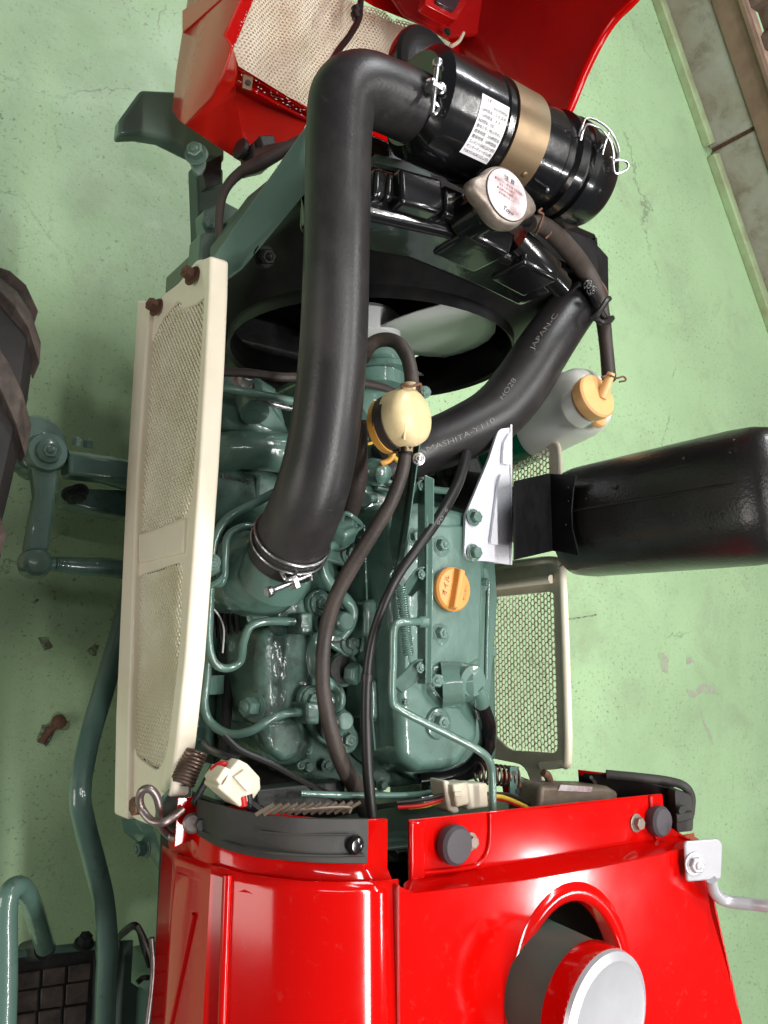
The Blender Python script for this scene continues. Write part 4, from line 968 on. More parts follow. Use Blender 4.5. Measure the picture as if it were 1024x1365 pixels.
# tension spring and links
bm = bmesh.new()
def coil(bm, a, b, R, r, turns, seg=6, per=14):
    d = (b - a); x, y, nn = frame(d); pts = [a + d * (i / (turns * per)) + (x * math.cos(2 * math.pi * i / per) + y * math.sin(2 * math.pi * i / per)) * R for i in range(turns * per + 1)]
    add_tube(bm, pts, r, seg, smooth=False)
coil(bm, P(535, 782, .95), P(545, 874, .945), .0058, .0011, 30)
ts = link('return_spring', bm_mesh(bm), 'green', T)
ptube('spring_hook', [(535, 782, .95), (530, 772, .95), (520, 768, .945), (524, 760, .945)], 1.5, 'green', ts, seg=6)
ptube('spring_hook', [(545, 874, .945), (547, 884, .945), (549, 892, .945)], 1.5, 'green', ts, seg=6)
ptube('control_rod', [(566, 828, .962), (548, 829, .97), (532, 830, .97), (525, 840, .97), (524, 880, .965), (523, 930, .96), (530, 943, .96), (560, 960, .965), (600, 980, .975), (638, 1000, .985), (652, 1014, .985), (656, 1035, .98), (657, 1085, .975)], 5.6, 'green', T, seg=14)
lathe('rod_collar', P(563, 829, .963), (1, 0, .1), [(-.006, .007), (.006, .007)], 'green', T, seg=16)
# tall narrow strip between fuel hose and cable (throttle stay)
slab('throttle_stay', [P(560, 545, 1.00), P(564, 548, 1.00), P(553, 640, .985), P(539, 745, .94), P(520, 800, .90), P(518, 800, .88), P(535, 740, .92), P(549, 640, .96)], (-.9, -.1, .4), .003, 'green', T, bevel=.0008)
slab('stay_web', [P(545, 600, .975), P(553, 605, .98), P(541, 745, .935), P(520, 800, .885), P(518, 720, .90), P(528, 650, .93)], (-.9, -.1, .5), .004, 'green_cast', T)
for u, v in ((566, 523), (558, 612)): pbolt(u, v, 1.0, 6, T, m='steel' if v > 600 else 'green', washer=True, n=(-.5, 0, .8))

# ---- injector holders with clamps, return pipes
def lobe(u1, v1, u2, v2, w1, z, m='green', parent=T, name='injector_clamp', wid=.030):
    a, b = P(u1, v1, z), P(u2, v2, z); d = (b - a).normalized(); s = Vector((0, 0, 1)).cross(d); c = (a + b) / 2; pts = []
    for t in [math.pi / 2 + i * math.pi / 8 for i in range(9)]: pts.append(a + (d * math.cos(t) + s * math.sin(t)) * .019)
    pts.append(c - s * wid)
    for t in [-math.pi / 2 + i * math.pi / 8 for i in range(9)]: pts.append(b + (d * math.cos(t) + s * math.sin(t)) * .019)
    pts.append(c + s * wid)
    o = slab(name, pts, (0, 0, 1), .012, m, parent, bevel=.003, bseg=3)
    for (u, v) in ((u1, v1), (u2, v2)):
        lathe('bolt_seat', P(u, v, z + .001), (0, 0, 1), [(0, .016), (.003, .0155)], m, o, seg=28)
        pbolt(u, v, z + .004, 9.2, o, m='green', h=.75)
    return o, c
for (u1, v1, u2, v2, cu, cv) in ((415, 700, 467, 738, 452, 712), (427, 805, 467, 857, 446, 833), (416, 933, 463, 986, 444, 962)):
    o, c = lobe(u1, v1, u2, v2, 0, .825)
    c = P(cu, cv, .83)
    inj = lathe('injector_body', c, (-.15, .1, 1), [(0, .020), (.002, .021), (.004, .016), (.02, .016), (.024, .0125), (.035, .0125), (.038, .010)], 'green', o, seg=28)
    lathe('seat_groove', c + Z0 * .0006, (0, 0, 1), [(0, .024), (.0012, .0238)], 'dark', inj, seg=30)
lathe('union_nut', P(455, 716, .865), (-.3, .5, .7), [(0, .019), (.022, .019), (.026, .014)], 'green', T, seg=6, bevel=.002)
# thermo sensors / plugs between injectors
for (u, v, r) in ((462, 890, .021), (463, 897, .018)):
    pass
plug = lathe('glow_plug_seat', P(457, 892, .815), (0, 0, 1), [(0, .024), (.004, .023)], 'green_cast', T, seg=30)
lathe('plug_body', P(466, 897, .825), (.3, -.1, .9), [(0, .015), (.012, .015), (.016, .013)], 'green', plug, seg=6, bevel=.0015)
lathe('seat_ring', P(457, 892, .8205), (0, 0, 1), [(0, .020), (.001, .0195)], 'dark', plug, seg=28)
lathe('core_plug', P(486, 800, .82), (.8, 0, .5), [(0, .013), (.01, .013), (.013, .009)], 'green', T, seg=24)
for u, v, z, n in ((485, 1021, .85, (.6, -.2, .6)), (503, 955, .85, (-.6, 0, .6)), (487, 665, .85, (-.1, .2, 1)), (474, 735, .83, (0, 0, 1)), (416, 880, .80, (0, 0, 1))):
    pbolt(u, v, z, 7.5, T, n=n, m='green', h=.9)
# return pipe that loops between the injectors
ptube('return_pipe', [(450, 728, .86), (438, 728, .875), (430, 740, .875), (431, 762, .87), (446, 785, .865), (462, 800, .86), (470, 815, .86), (466, 835, .855), (455, 850, .85)], [7, 7.5, 8, 8, 8, 8, 8, 7, 6], 'green', T, seg=16)
ptube('return_pipe', [(430, 842, .85), (420, 856, .865), (416, 875, .87), (420, 895, .87), (435, 908, .865), (450, 920, .86), (454, 936, .86), (446, 950, .85)], [6, 7, 7.5, 7.5, 7.5, 7.5, 7, 6], 'green', T, seg=16)
# injection delivery pipes
def pipe(l, r=5.4): return ptube('injection_pipe', l, r, 'green', T, seg=14)
pipe([(378, 650, .86), (345, 668, .85), (305, 690, .84), (288, 715, .83), (283, 745, .82), (280, 800, .80), (276, 900, .78), (272, 935, .78), (280, 962, .78), (305, 978, .80), (335, 974, .825), (362, 958, .835), (385, 950, .835), (402, 950, .83)], 6)
pipe([(345, 703, .85), (322, 703, .85), (304, 715, .845), (300, 740, .84), (299, 765, .835), (294, 778, .83), (286, 776, .825), (282, 770, .82)], 5.5)
pipe([(283, 760, .82), (280, 800, .815), (278, 850, .81), (284, 880, .81), (300, 891, .81), (320, 882, .81), (325, 855, .825), (335, 834, .835), (360, 828, .84), (392, 829, .84)], 5.6)
for u, v in ((396, 830), (405, 950)):
    lathe('pipe_nut', P(u, v, .835), (1, 0, 0), [(0, .012), (.012, .012)], 'green_cast', T, seg=6, bevel=.001)
    prism('nut_block', [(u + 4, v - 14), (u + 22, v - 14), (u + 22, v + 16), (u + 4, v + 16)], .845, .78, 'green_cast', T, bevel=.004)
pc_ = prism('pipe_clamp', [(275, 742), (292, 738), (296, 762), (278, 772)], .845, .82, 'green_cast', T, bevel=.003)
bolt(P(283, 750, .847), (-.3, 0, .9), .007, m='green', parent=pc_); tube('clamp_bar', [P(272, 785, .83), P(290, 775, .84), P(297, 768, .84)], .004, 'green', pc_, seg=8)

# ---- intake manifold
im = prism('intake_manifold', [(352, 834), (418, 828), (424, 880), (424, 1000), (400, 1024), (360, 1020), (348, 985), (346, 880)], .808, .62, 'green_cast', T, bevel=.02, bseg=5)
prism('manifold_body', [(352, 960), (400, 955), (408, 990), (400, 1010), (380, 1018), (356, 1000), (350, 970)], .815, .64, 'green_cast', im, bevel=.022, bseg=5)
prism('manifold_top', [(366, 800), (418, 790), (418, 845), (366, 850)], .815, .70, 'green', im, bevel=.012, bseg=4)
sp_ = lathe('manifold_dome', P(372, 752, .85), (.05, .10, 1), [(-.13, .045), (-.09, .052), (-.060, .060), (-.03, .060), (-.012, .054), (.0, .048), (.008, .045)], 'green', im, seg=44)
lathe('manifold_spigot', ifr[-1][0] + ifr[-1][3] * .02, -ifr[-1][3], [(-.02, .044), (0, .044), (.03, .042)], 'green', im, seg=40)
ptube('manifold_arm', [(365, 780, .79), (390, 772, .79), (420, 762, .78)], [34, 34, 34], 'green', im, seg=28)
lathe('manifold_end_boss', P(352, 943, .79), (-.9, .05, .4), [(-.06, .017), (0, .016)], 'green', im, seg=24)
bolt(P(340, 943, .795), (-1, .05, .35), .0125, m='green', parent=im, h=1.1)
bolt(P(343, 820, .80), (-.3, 0, 1), .010, m='green', parent=im)
ptube('cast_rib', [(375, 855, .80), (374, 890, .795), (350, 905, .78)], 3, 'green', im, seg=8)
for u, v in ((392, 862), (410, 1000), (400, 1020)): pbolt(u, v, .80, 7, im, m='green', washer=False, h=.5)

# ---- water pump / alternator side (front left)
wp_ = prism('water_pump_housing', [(282, 488), (330, 490), (372, 515), (386, 570), (380, 590), (330, 575), (278, 570)], .80, .66, 'green', T, bevel=.012, bseg=4)
lathe('pump_boss', P(337, 540, .815), (-.1, -.75, .6), [(-.03, .022), (.0, .020), (.016, .019)], 'green', wp_, seg=30)
lathe('boss_hole', P(335, 549, .817), (-.1, -.75, .6), [(0.0, .010), (.008, .010)], 'green_cast', wp_, seg=20)
slab('pump_arm', [P(340, 528, .82), P(360, 532, .82), P(385, 572, .80), P(386, 590, .80), P(330, 560, .80)], (0, -.2, 1), .014, 'green', wp_, bevel=.005)
bolt(P(325, 512, .83), (-.1, .5, .8), .010, m='steel', parent=wp_, h=1.2)
ptube('adjusting_rod', [(292, 522, .83), (300, 518, .84), (340, 525, .85), (385, 534, .855), (420, 540, .855)], 6, 'green', T, seg=12)
rb, _ = ptube('threaded_rod', [(342, 533, .835), (370, 540, .84), (410, 549, .84)], 4.5, 'steel', T, seg=12)
ptube('fan_belt', [(284, 496, .84), (330, 497, .85), (370, 502, .85), (410, 503, .85), (470, 508, .84), (520, 520, .83), (545, 540, .81)], 6, 'rubber_brown', T, seg=8)
pl = lathe('fan_pulley', P(508, 492, .80), (0, -1, .1), [(-.02, .050), (-.01, .052), (-.004, .046), (.002, .046), (.006, .052), (.014, .052), (.018, .034), (.026, .032)], 'green', T, seg=44)
lathe('pulley_hub', P(500, 505, .80), (0, -1, .1), [(0, .045), (.02, .044), (.025, .028)], 'green', pl, seg=40)
prism('front_casing', [(470, 540), (545, 560), (555, 620), (520, 640), (455, 650), (455, 600)], .79, .62, 'green_cast', T, bevel=.012)
lathe('thermostat_cap', P(500, 540, .82), (-.2, .1, 1), [(-.04, .036), (0, .034), (.01, .026), (.014, .01)], 'green', T, seg=34)
# thick green water pipe across
ptube('water_pipe', [(250, 620, .75), (285, 606, .78), (320, 600, .80), (365, 602, .81), (410, 608, .81)], [28, 28, 26, 27, 30], 'green', T, seg=28)
gen = lathe('generator', P(290, 650, .74), (1, -.05, .05), [(-.07, .045), (0, .052), (.05, .052), (.052, .046), (.066, .046), (.068, .05), (.11, .05), (.113, .044), (.15, .04)], 'green_cast', T, seg=36)
for k in range(11): tube('cooling_slot', [P(297 + k * 3.4, 632 + k * .8, .795), P(298 + k * 3.4, 637 + k * .8, .793)], .0012, 'steel', gen, seg=5)
tube('slot_band', [P(345, 634, .80), P(343, 662, .79), P(345, 690, .77)], .003, 'green', gen, seg=8)
# centre front details
ptube('heater_hose', [(476, 560, .93), (478, 610, .92), (476, 650, .90), (466, 685, .87)], [13, 13, 12.5, 12], 'rubber_brown', T, seg=18)
cb = prism('thermostat_block', [(480, 645), (530, 640), (552, 655), (548, 690), (510, 690), (482, 678)], .86, .78, 'green', T, bevel=.006)
lathe('sender_unit', P(497, 628, .87), (0, -.3, .9), [(0, .018), (.012, .018), (.016, .015), (.026, .013), (.03, .006)], 'green', cb, seg=24)
lathe('banjo_bolt', P(487, 666, .86), (-.6, -.2, .7), [(0, .010), (.014, .010), (.016, .008)], 'green', cb, seg=20)
ptube('banjo_pipe', [(470, 672, .85), (487, 666, .86), (500, 664, .86)], 7, 'green', cb, seg=14)
ptube('fuel_pipe', [(505, 638, .875), (525, 646, .88), (550, 650, .88), (600, 655, .87)], 5, 'green', T, seg=12)
ptube('fuel_pipe', [(502, 650, .87), (530, 655, .872), (556, 658, .87)], 4, 'green', T, seg=12)
pbolt(503, 622, .885, 5, cb, m='green', h=1.3); pbolt(515, 632, .875, 5, cb, m='steel', h=1.1)
for u, v in ((466, 683), (452, 700)):
    pass
hc, _ = ptube('hose_clip', [(455, 694, .89), (460, 684, .90), (472, 690, .90), (482, 700, .89), (474, 708, .885)], 3, 'green', T, seg=8)
prism('clip_block', [(447, 708, )[:2], (462, 700), (470, 715), (455, 725)], .875, .84, 'green', hc, bevel=.002)
ptube('wire_lead', [(520, 606, .90), (528, 612, .895), (538, 622, .89)], 3, 'wire_yellow', T, seg=8)
ptube('amber_lead', [(508, 618, .90), (518, 614, .905), (524, 606, .91), (520, 598, .91)], 4, 'amber', T, seg=10)
ptube('thin_lead', [(470, 590, .88), (490, 592, .885), (500, 588, .885)], 2, 'wire_yellow', T, seg=6)
for k in range(5): pbolt(570 + 11 * k, 630 + 4 * (k % 2), .80, 7, T, m='dark', h=1)
# exhaust manifold beyond the head
prism('exhaust_manifold', [(575, 610), (640, 600), (660, 660), (600, 670)], .80, .66, 'dark', T, bevel=.012)

# ---- sediment bowl with hoses
sbp = P(536, 562, 1.0)
fb = lathe('fuel_filter', P(541, 557, 1.01), (.25, .05, 1), [(-.018, .030), (-.013, .0345), (.006, .0350), (.013, .0325), (.018, .026), (.0205, .012)], 'cloudy', T, seg=48)
lathe('filter_band', P(527, 563, .997), (.25, .05, 1), [(-.008, .0335), (.006, .0335)], 'rubber_brown', fb, seg=44)
lathe('filter_base', P(517, 568, .985), (.25, .05, 1), [(-.010, .027), (-.004, .0335), (.006, .034)], 'amber', fb, seg=44)
tube('mould_seam', [P(541, 530, 1.026), P(540, 557, 1.032), P(539, 586, 1.026)], .0014, 'cloudy', fb, seg=8)
lathe('inlet_nipple', P(547, 524, 1.01), (.0, 1, .1), [(-.004, .009), (.012, .008)], 'cloudy', fb, seg=20)
lathe('outlet_nut', P(541, 597, 1.005), (0, -1, 0), [(-.010, .0095), (.006, .0095)], 'brass', fb, seg=6, bevel=.001)
ptube('inlet_hose', [(484, 478, .93), (492, 462, .95), (508, 453, .965), (528, 456, .985), (542, 474, 1.0), (548, 498, 1.01), (549, 522, 1.01)], [9, 9.5, 9.5, 9.5, 9.5, 9.5, 10], 'rubber_brown', T, seg=20)
tube('hose_clip_wire', [P(536, 522, 1.02), P(537, 512, 1.025), P(548, 515, 1.03), P(560, 512, 1.025), P(561, 520, 1.02)], .0017, 'rust', T, seg=8)
fh, ffr = ptube('fuel_hose', [(541, 598, 1.005), (536, 630, 1.0), (520, 672, .985), (497, 710, .965), (468, 757, .935), (446, 800, .915), (433, 850, .90), (430, 905, .90), (437, 955, .90), (453, 1010, .895), (474, 1050, .88), (488, 1080, .86)], [8.5, 9, 9.5, 10, 10.5, 10.5, 10, 10, 10.5, 11, 12, 12.5], 'rubber_brown', T, seg=22)
ptube('hose_ferrule', [(541, 596, 1.005), (540, 606, 1.004)], 10, 'black', fh, seg=18)
cb2, cfr = ptube('control_cable', [(622, 605, .90), (610, 645, .93), (585, 690, .955), (555, 733, .965), (532, 765, .965), (512, 805, .955), (497, 850, .935), (490, 895, .925), (488, 950, .92), (490, 1020, .925), (496, 1092, .93)], [7, 7.5, 7.5, 7, 6.5, 6.5, 6.5, 7, 7.5, 7.5, 7.5], 'wire_black', T, seg=20)
ptube('cable_ferrule', [(490, 898, .925), (489, 908, .924)], 8.5, 'rubber', cb2, seg=16)
hose_text('31NX 5-06', 8, 18, .5, .006, cb2, cfr, [.0066])

# ============================================================ rear: cowl, seals, electrics
zt, zs = 1.035, .998                                   # top of the cowl and of the lip the bonnet rests on
# cross-section of the left shoulder, from the lower edge of the side up to the seam
def shoulder(v_ref, back, y_shift=0):
    return None
prof = [(-.290, .775), (-.296, .835), (-.292, .915), (-.280, .932), (-.268, .945), (-.252, .972), (-.228, .997), (-.200, 1.014), (-.168, 1.024), (-.134, 1.028)]
def cowl_pt(i, y, f=0):
    x, z = prof[i]; return Vector((x, y, z))
yf = P(420, 1178, .99).y                                # front edge of the painted skin
yL = P(212, 1125, .80).y
def y_for(x, z, v):                                    # the y at which (x, z) is seen on image row v
    lo, hi = -.6, .2
    for _ in range(40):
        m_ = (lo + hi) / 2; q_ = R3.transposed() @ (Vector((x, m_, z)) - CAMPOS)
        if 682.5 + FPX * q_.y / q_.z > v: lo = m_
        else: hi = m_
    return m_
ys_front = [y_for(x, z, v) for (x, z), v in zip(prof, (1126, 1139, 1153, 1160, 1165, 1170, 1175, 1176, 1175, 1172))]
bm = bmesh.new(); rows = []
for k, t in enumerate([0, .02, .25, .5, .75, 1.0]):
    rows.append([bm.verts.new(Vector((x - (.012 * t if i < 3 else .004 * t), ys_front[i] * (1 - t) + (-.86) * t, z + (.02 * t if i > 3 else 0)))) for i, (x, z) in enumerate(prof)])
for a, b in zip(rows, rows[1:]):
    for j in range(len(prof) - 1): bm.faces.new((a[j], a[j + 1], b[j + 1], b[j]))
cw = link('cowl_side', bm_mesh(bm), 'red', T, autosmooth=28)
so = cw.modifiers.new('t', 'SOLIDIFY'); so.thickness = .003; so.offset = -1
tube('shoulder_ridge', [Vector((x - .001, y, z + .001)) for x, y, z in ((-.281, ys_front[3] - .004, .932), (-.283, -.5, .936), (-.287, -.86, .950))], .005, 'red', cw, seg=10)
# pressed crease on the side
tube('side_crease', [Vector((-.2945 - .008 * t, ys_front[1] - .05 - .30 * t, .885 - .10 * t)) for t in (0, .25, .5, .75, 1)], .0035, 'red', cw, seg=10)
# recessed lip at its front: surface a little lower with rubber strip on it
yl0 = P(400, 1100, .96).y
lipprof = [(-.290, .80), (-.288, .905), (-.270, .925), (-.250, .950), (-.224, .975), (-.196, .992), (-.166, 1.002), (-.134, 1.006)]
ylf = [P(238, 1066, .84).y, P(238, 1066, .84).y, P(262, 1066, .87).y, P(330, 1082, .95).y, P(400, 1086, .97).y, P(450, 1088, .985).y, P(490, 1090, .99).y, P(514, 1090, 1.0).y]
bm = bmesh.new(); a = [bm.verts.new(Vector((x, ylf[i], z))) for i, (x, z) in enumerate(lipprof)]
mp2 = [1, 2, 3, 5, 6, 7, 8, 9]
b = [bm.verts.new(Vector((x, ys_front[mp2[i]] + .006, z))) for i, (x, z) in enumerate(lipprof)]
c = [bm.verts.new(Vector((prof[mp2[i]][0] + .002, ys_front[mp2[i]] - .02, prof[mp2[i]][1] - .004))) for i, (x, z) in enumerate(lipprof)]
for r1, r2 in ((a, b), (b, c)):
    for j in range(len(lipprof) - 1): bm.faces.new((r1[j], r1[j + 1], r2[j + 1], r2[j]))
lip = link('cowl_lip', bm_mesh(bm), 'red', T, autosmooth=40)
so = lip.modifiers.new('t', 'SOLIDIFY'); so.thickness = .003; so.offset = 1
# end tab (bright, upright) with its screw
slab('cowl_tab', [P(237, 1063, .87), P(262, 1062, .87), P(263, 1082, .87), P(258, 1118, .865), P(232, 1130, .86)], (-.4, .2, .9), .003, 'red', T)
lathe('tab_screw', P(257, 1097, .878), (-.4, .1, .9), [(0, .011), (.004, .0105), (.006, .008)], 'rod', lip, seg=22)
# rubber seal strips
def strip(name, top_uvz, bot_uvz, m, parent, th=.006, n=8):
    A_ = catmull(uvz(top_uvz), n); B_ = catmull(uvz(bot_uvz), n); bm = bmesh.new(); rw = []
    for p, q in zip(A_, B_):
        u_ = Vector((-.25, 0, 1)).normalized() * th
        rw.append([bm.verts.new(p), bm.verts.new(p + u_), bm.verts.new((p + q) / 2 + u_ * 1.25), bm.verts.new(q + u_), bm.verts.new(q)])
    for a, b in zip(rw, rw[1:]):
        for j in range(5): bm.faces.new((a[j], a[(j + 1) % 5], b[(j + 1) % 5], b[j]))
    bm.faces.new(rw[0]); bm.faces.new(rw[-1][::-1]); return link(name, bm_mesh(bm), m, parent, autosmooth=45, bevel=.0015)
seal = strip('bonnet_seal', [(262, 1064, .88), (290, 1071, .925), (330, 1081, .955), (380, 1088, .985), (430, 1090, .998), (489, 1090, 1.008)],
             [(262, 1112, .88), (292, 1128, .92), (335, 1140, .952), (385, 1146, .982), (430, 1149, .998), (487, 1150, 1.008)], 'seal', T)
ptube('seal_ridge', [(345, 1109, .972), (390, 1112, .993), (440, 1113, 1.008), (468, 1113, 1.014)], 1.6, 'seal', seal, seg=6)
ptube('seal_ridge', [(264, 1106, .892), (330, 1132, .962), (385, 1139, .992), (440, 1141, 1.008), (486, 1140, 1.016)], 2.0, 'seal', seal, seg=6)
lathe('seal_screw', P(473, 1126, 1.014), (0, 0, 1), [(0, .0095), (.003, .0095), (.006, .007), (.007, .003)], 'gloss_black', seal, seg=22)
for u, v in ((270, 1099),): lathe('seal_screw', P(u, v, .895), (-.4, 0, 1), [(0, .007), (.005, .006)], 'dark', seal, seg=14)
slab('lip_end_strip', [P(489, 1092, 1.006), P(514, 1091, 1.006), P(512, 1168, 1.006), P(486, 1170, 1.006)], (0, 0, 1), .003, 'red', lip, bevel=.001)

# right-hand cowl: flat top with shelf at its front and steering hole
E0 = [(545, 1093), (899, 1058)]
shelf = [P(545, 1093, zs), P(720, 1075, zs), P(868, 1060, zs), P(885, 1059, zs), P(884, 1100, zs), P(900, 1125, zs), P(932, 1125, zs - .01), P(880, 1170, zs), P(560, 1200, zs), P(545, 1180, zs)]
cowl = slab('dash_cowl', [P(545, 1093, zs), P(880, 1058, zs), P(884, 1098, zs), P(918, 1120, zs - .01), P(905, 1150, zs), P(560, 1200, zs), P(546, 1178, zs)], (0, 0, 1), .003, 'red', T, bevel=.001)
slab('shelf_web', [P(545, 1094, zs), P(880, 1059, zs), P(880, 1059, zs - .03), P(545, 1094, zs - .03)], (0, 1, 0), .003, 'red', cowl)
# step up to the top surface; the top has the opening
top_out = [P(552, 1190, zt), P(600, 1184, zt), P(700, 1172, zt), P(800, 1155, zt), P(880, 1138, zt), P(936, 1124, zt), P(940, 1160, zt), P(948, 1215, zt), P(962, 1262, zt), P(975, 1310, zt), P(990, 1365, zt), P(1010, 1440, zt - .0), P(1040, 1600, zt), P(536, 1640, zt), P(532, 1365, zt), P(530, 1180, zt)]
hc_ = P(764, 1340, zt)
def holering(s, z=zt, k=56):
    c = hc_.copy(); out = []
    for i in range(k):
        a = 2 * math.pi * i / k; out.append(Vector((c.x + .094 * s * math.cos(a), c.y + .115 * s * math.sin(a), z)))
    return out
tp = ring_plate('cowl_top', rounded(top_out, [.004] * 4 + [.004] * 12, 1), [holering(1)], (0, 0, 1), .003, 'red', cowl, bevel=.0015)
# gently raised collar round the opening and its turned-down rim
bm = bmesh.new(); rws = []
for s, dz in ((1.18, .0006), (1.15, .0022), (1.10, .0034), (1.04, .0030), (1.0, .0018), (.985, -.002), (.98, -.02)): rws.append([bm.verts.new(q + Vector((0, 0, dz))) for q in holering(s)])
for a, b in zip(rws, rws[1:]):
    for j in range(56): bm.faces.new((a[j], a[(j + 1) % 56], b[(j + 1) % 56], b[j]))
link('opening_collar', bm_mesh(bm), 'red', cowl, autosmooth=60)
def stepstrip(l1, l2, z1, z2, m, parent, name):
    A_ = catmull([P(u, v, z1) for u, v in l1], 6); B_ = catmull([P(u, v, z2) for u, v in l2], 6); bm = bmesh.new(); rw = []
    for p, q in zip(A_, B_):
        m1 = p.lerp(q, .35) + Vector((0, 0, -.003)); m2 = p.lerp(q, .7) + Vector((0, 0, .004))
        rw.append([bm.verts.new(x) for x in (p, m1, m2, q)])
    for a, b in zip(rw, rw[1:]):
        for j in range(3): bm.faces.new((a[j], a[j + 1], b[j + 1], b[j]))
    return link(name, bm_mesh(bm), m, parent, autosmooth=80)
stepstrip([(546, 1172), (640, 1158), (760, 1138), (880, 1118), (925, 1110)], [(530, 1192), (640, 1180), (760, 1163), (880, 1140), (936, 1126)], zs + .001, zt + .0005, 'red', cowl, 'cowl_step')
slab('seam_edge', [P(530, 1180, zt), P(534, 1180, zt), P(536, 1640, zt), P(532, 1640, zt)], (0, 0, 1), .05, 'red_in', cowl)
# raised pads for the stoppers
for pts in ([(548, 1095), (568, 1092), (568, 1172), (548, 1176)], ):
    slab('shelf_pad', [P(u, v, zs + .006) for u, v in pts], (0, 0, 1), .006, 'red', cowl, bevel=.003, bseg=3)
slab('shelf_pad', [P(u, v, zs + .005) for u, v in [(868, 1060), (884, 1058), (888, 1098), (920, 1118), (880, 1128), (872, 1110)]], (0, 0, 1), .005, 'red', cowl, bevel=.003, bseg=3)
tube('shelf_fold', uvz([(653, 1084, zs + .001), (653, 1110, zs + .001), (650, 1134, zs + .001), (640, 1150, zs + .001), (622, 1157, zs + .001), (560, 1164, zs + .001)]), .003, 'red', cowl, seg=10)
for (u, v, r, bu, bv) in ((599, 1122, .0215, 627, 1122), (871, 1091, .0205, 848, 1097)):
    lathe('rubber_stopper', P(u, v + 2, zs), (0, 0, 1), [(0, r * .9), (.006, r), (.014, r), (.018, r * .85), (.019, r * .4)], 'bumper', cowl, seg=36)
    pbolt(bu, bv, zs + .001, 8.2, cowl, m='capmetal', washer=True, h=.8, dome=False)
# right flank of the cowl falling away and the inner flap with its seal
slab('cowl_flank', [P(936, 1124, zt), P(990, 1365, zt), P(1040, 1600, zt), Vector((.42, -.75, .7)), Vector((.33, -.2, .7))], (1, 0, 0), .003, 'red', cowl)
slab('cowl_flap', [P(770, 1026, .900), P(812, 1031, .93), P(900, 1052, zs), P(905, 1112, zs - .005), P(880, 1110, zs - .02), P(800, 1080, .90), P(772, 1052, .88)], (-1, 0, .2), .003, 'black', T)
slab('flap_edge', [P(770, 1026, .901), P(812, 1032, .931), P(811, 1038, .925), P(772, 1034, .896)], (-1, 0, .2), .003, 'red', T)
s2, _ = tube('bonnet_seal', [P(808, 1032, .93), P(850, 1036, .96), (P(890, 1041, .985)), P(912, 1048, 1.0), P(921, 1062, 1.0), P(920, 1085, .995)], .0065, 'seal', T, seg=14)
slab('seal_web', [P(812, 1034, .925), P(896, 1046, .985), P(896, 1056, .985), P(812, 1042, .92)], (-1, 0, 0), .005, 'seal', s2)
s3 = slab('seal_block', rounded([P(900, 1052, 1.01), P(922, 1060, 1.01), P(925, 1085, 1.01), P(924, 1108, 1.005), P(903, 1110, 1.005)], .006, 3), (-.2, -.2, 1), .015, 'seal', s2, bevel=.004)
slab('seal_block_rib', [P(903, 1086, 1.014), P(926, 1082, 1.014), P(926, 1092, 1.014), P(903, 1098, 1.014)], (-.2, -.2, 1), .006, 'seal', s3, bevel=.002)
lathe('seal_screw', P(908, 1079, 1.013), (-.3, -.2, 1), [(0, .007), (.003, .006)], 'dark', s3, seg=14)
slab('flap_bracket', [P(774, 1034, .895), P(808, 1040, .92), P(806, 1056, .915), P(774, 1050, .885)], (-1, 0, .3), .004, 'dark', T)
ptube('flap_screw', [(788, 1036, .925), (794, 1044, .915)], 2.2, 'steel', T, seg=8)

# steering column and hub
col0, col1 = P(705, 1300, .93), P(815, 1345, 1.10)
cdn = Vector((.06, -.08, 1)).normalized()
hub_c = P(811, 1362, 1.115)
stc = lathe('steering_column', hub_c - cdn * .30, cdn, [(0, .075), (.27, .070)], 'plate', T, seg=48)
lathe('hub_ring', hub_c - cdn * .035, cdn, [(0, .070), (.004, .0725), (.030, .072)], 'red', stc, seg=56)
lathe('hub_cap', hub_c - cdn * .004, cdn, [(-.002, .0720), (.004, .0705), (.006, .066), (.008, .062), (.005, .054), (.0045, .02)], 'silver', stc, seg=64)
box('dash_interior', (.14, -.45, .72), (.30, .34, .22), 'dark', T, bevel=.01)
slab('bulkhead', [Vector((-.27, -.235, .88)), Vector((.30, -.235, .98)), Vector((.30, -.235, .7)), Vector((-.22, -.235, .74))], (0, 1, 0), .004, 'plate', T)
box('battery', (-.08, -.16, .60), (.20, .10, .16), 'dark', T, bevel=.01)  # dark box added to fill the bay's black, shaded depth
slab('column_shroud', [P(790, 1205, .93), P(850, 1290, .93), P(850, 1400, .90), P(650, 1400, .85), P(660, 1200, .85)], (0, 0, 1), .004, 'plate', T)

# silver grab rail on the cowl edge
gb = slab('grab_rail_bracket', rounded([P(913, 1122, zt + .012), P(958, 1118, zt + .03), P(964, 1124, zt + .03), P(962, 1172, zt + .03), P(916, 1176, zt + .012)], .005, 3), (-.4, 0, 1), .005, 'silver', T, bevel=.002)
bolt(P(926, 1152, zt + .017), (-.4, 0, 1), .0105, m='silver', parent=gb, h=.5, washer=True)
ptube('grab_rail', [(948, 1172, zt + .025), (952, 1188, zt + .02), (966, 1200, zt + .02), (1000, 1205, zt + .045), (1060, 1208, zt + .09), (1200, 1200, zt + .15)], [7, 8, 8, 8, 8.5, 9], 'silver', T, seg=20)

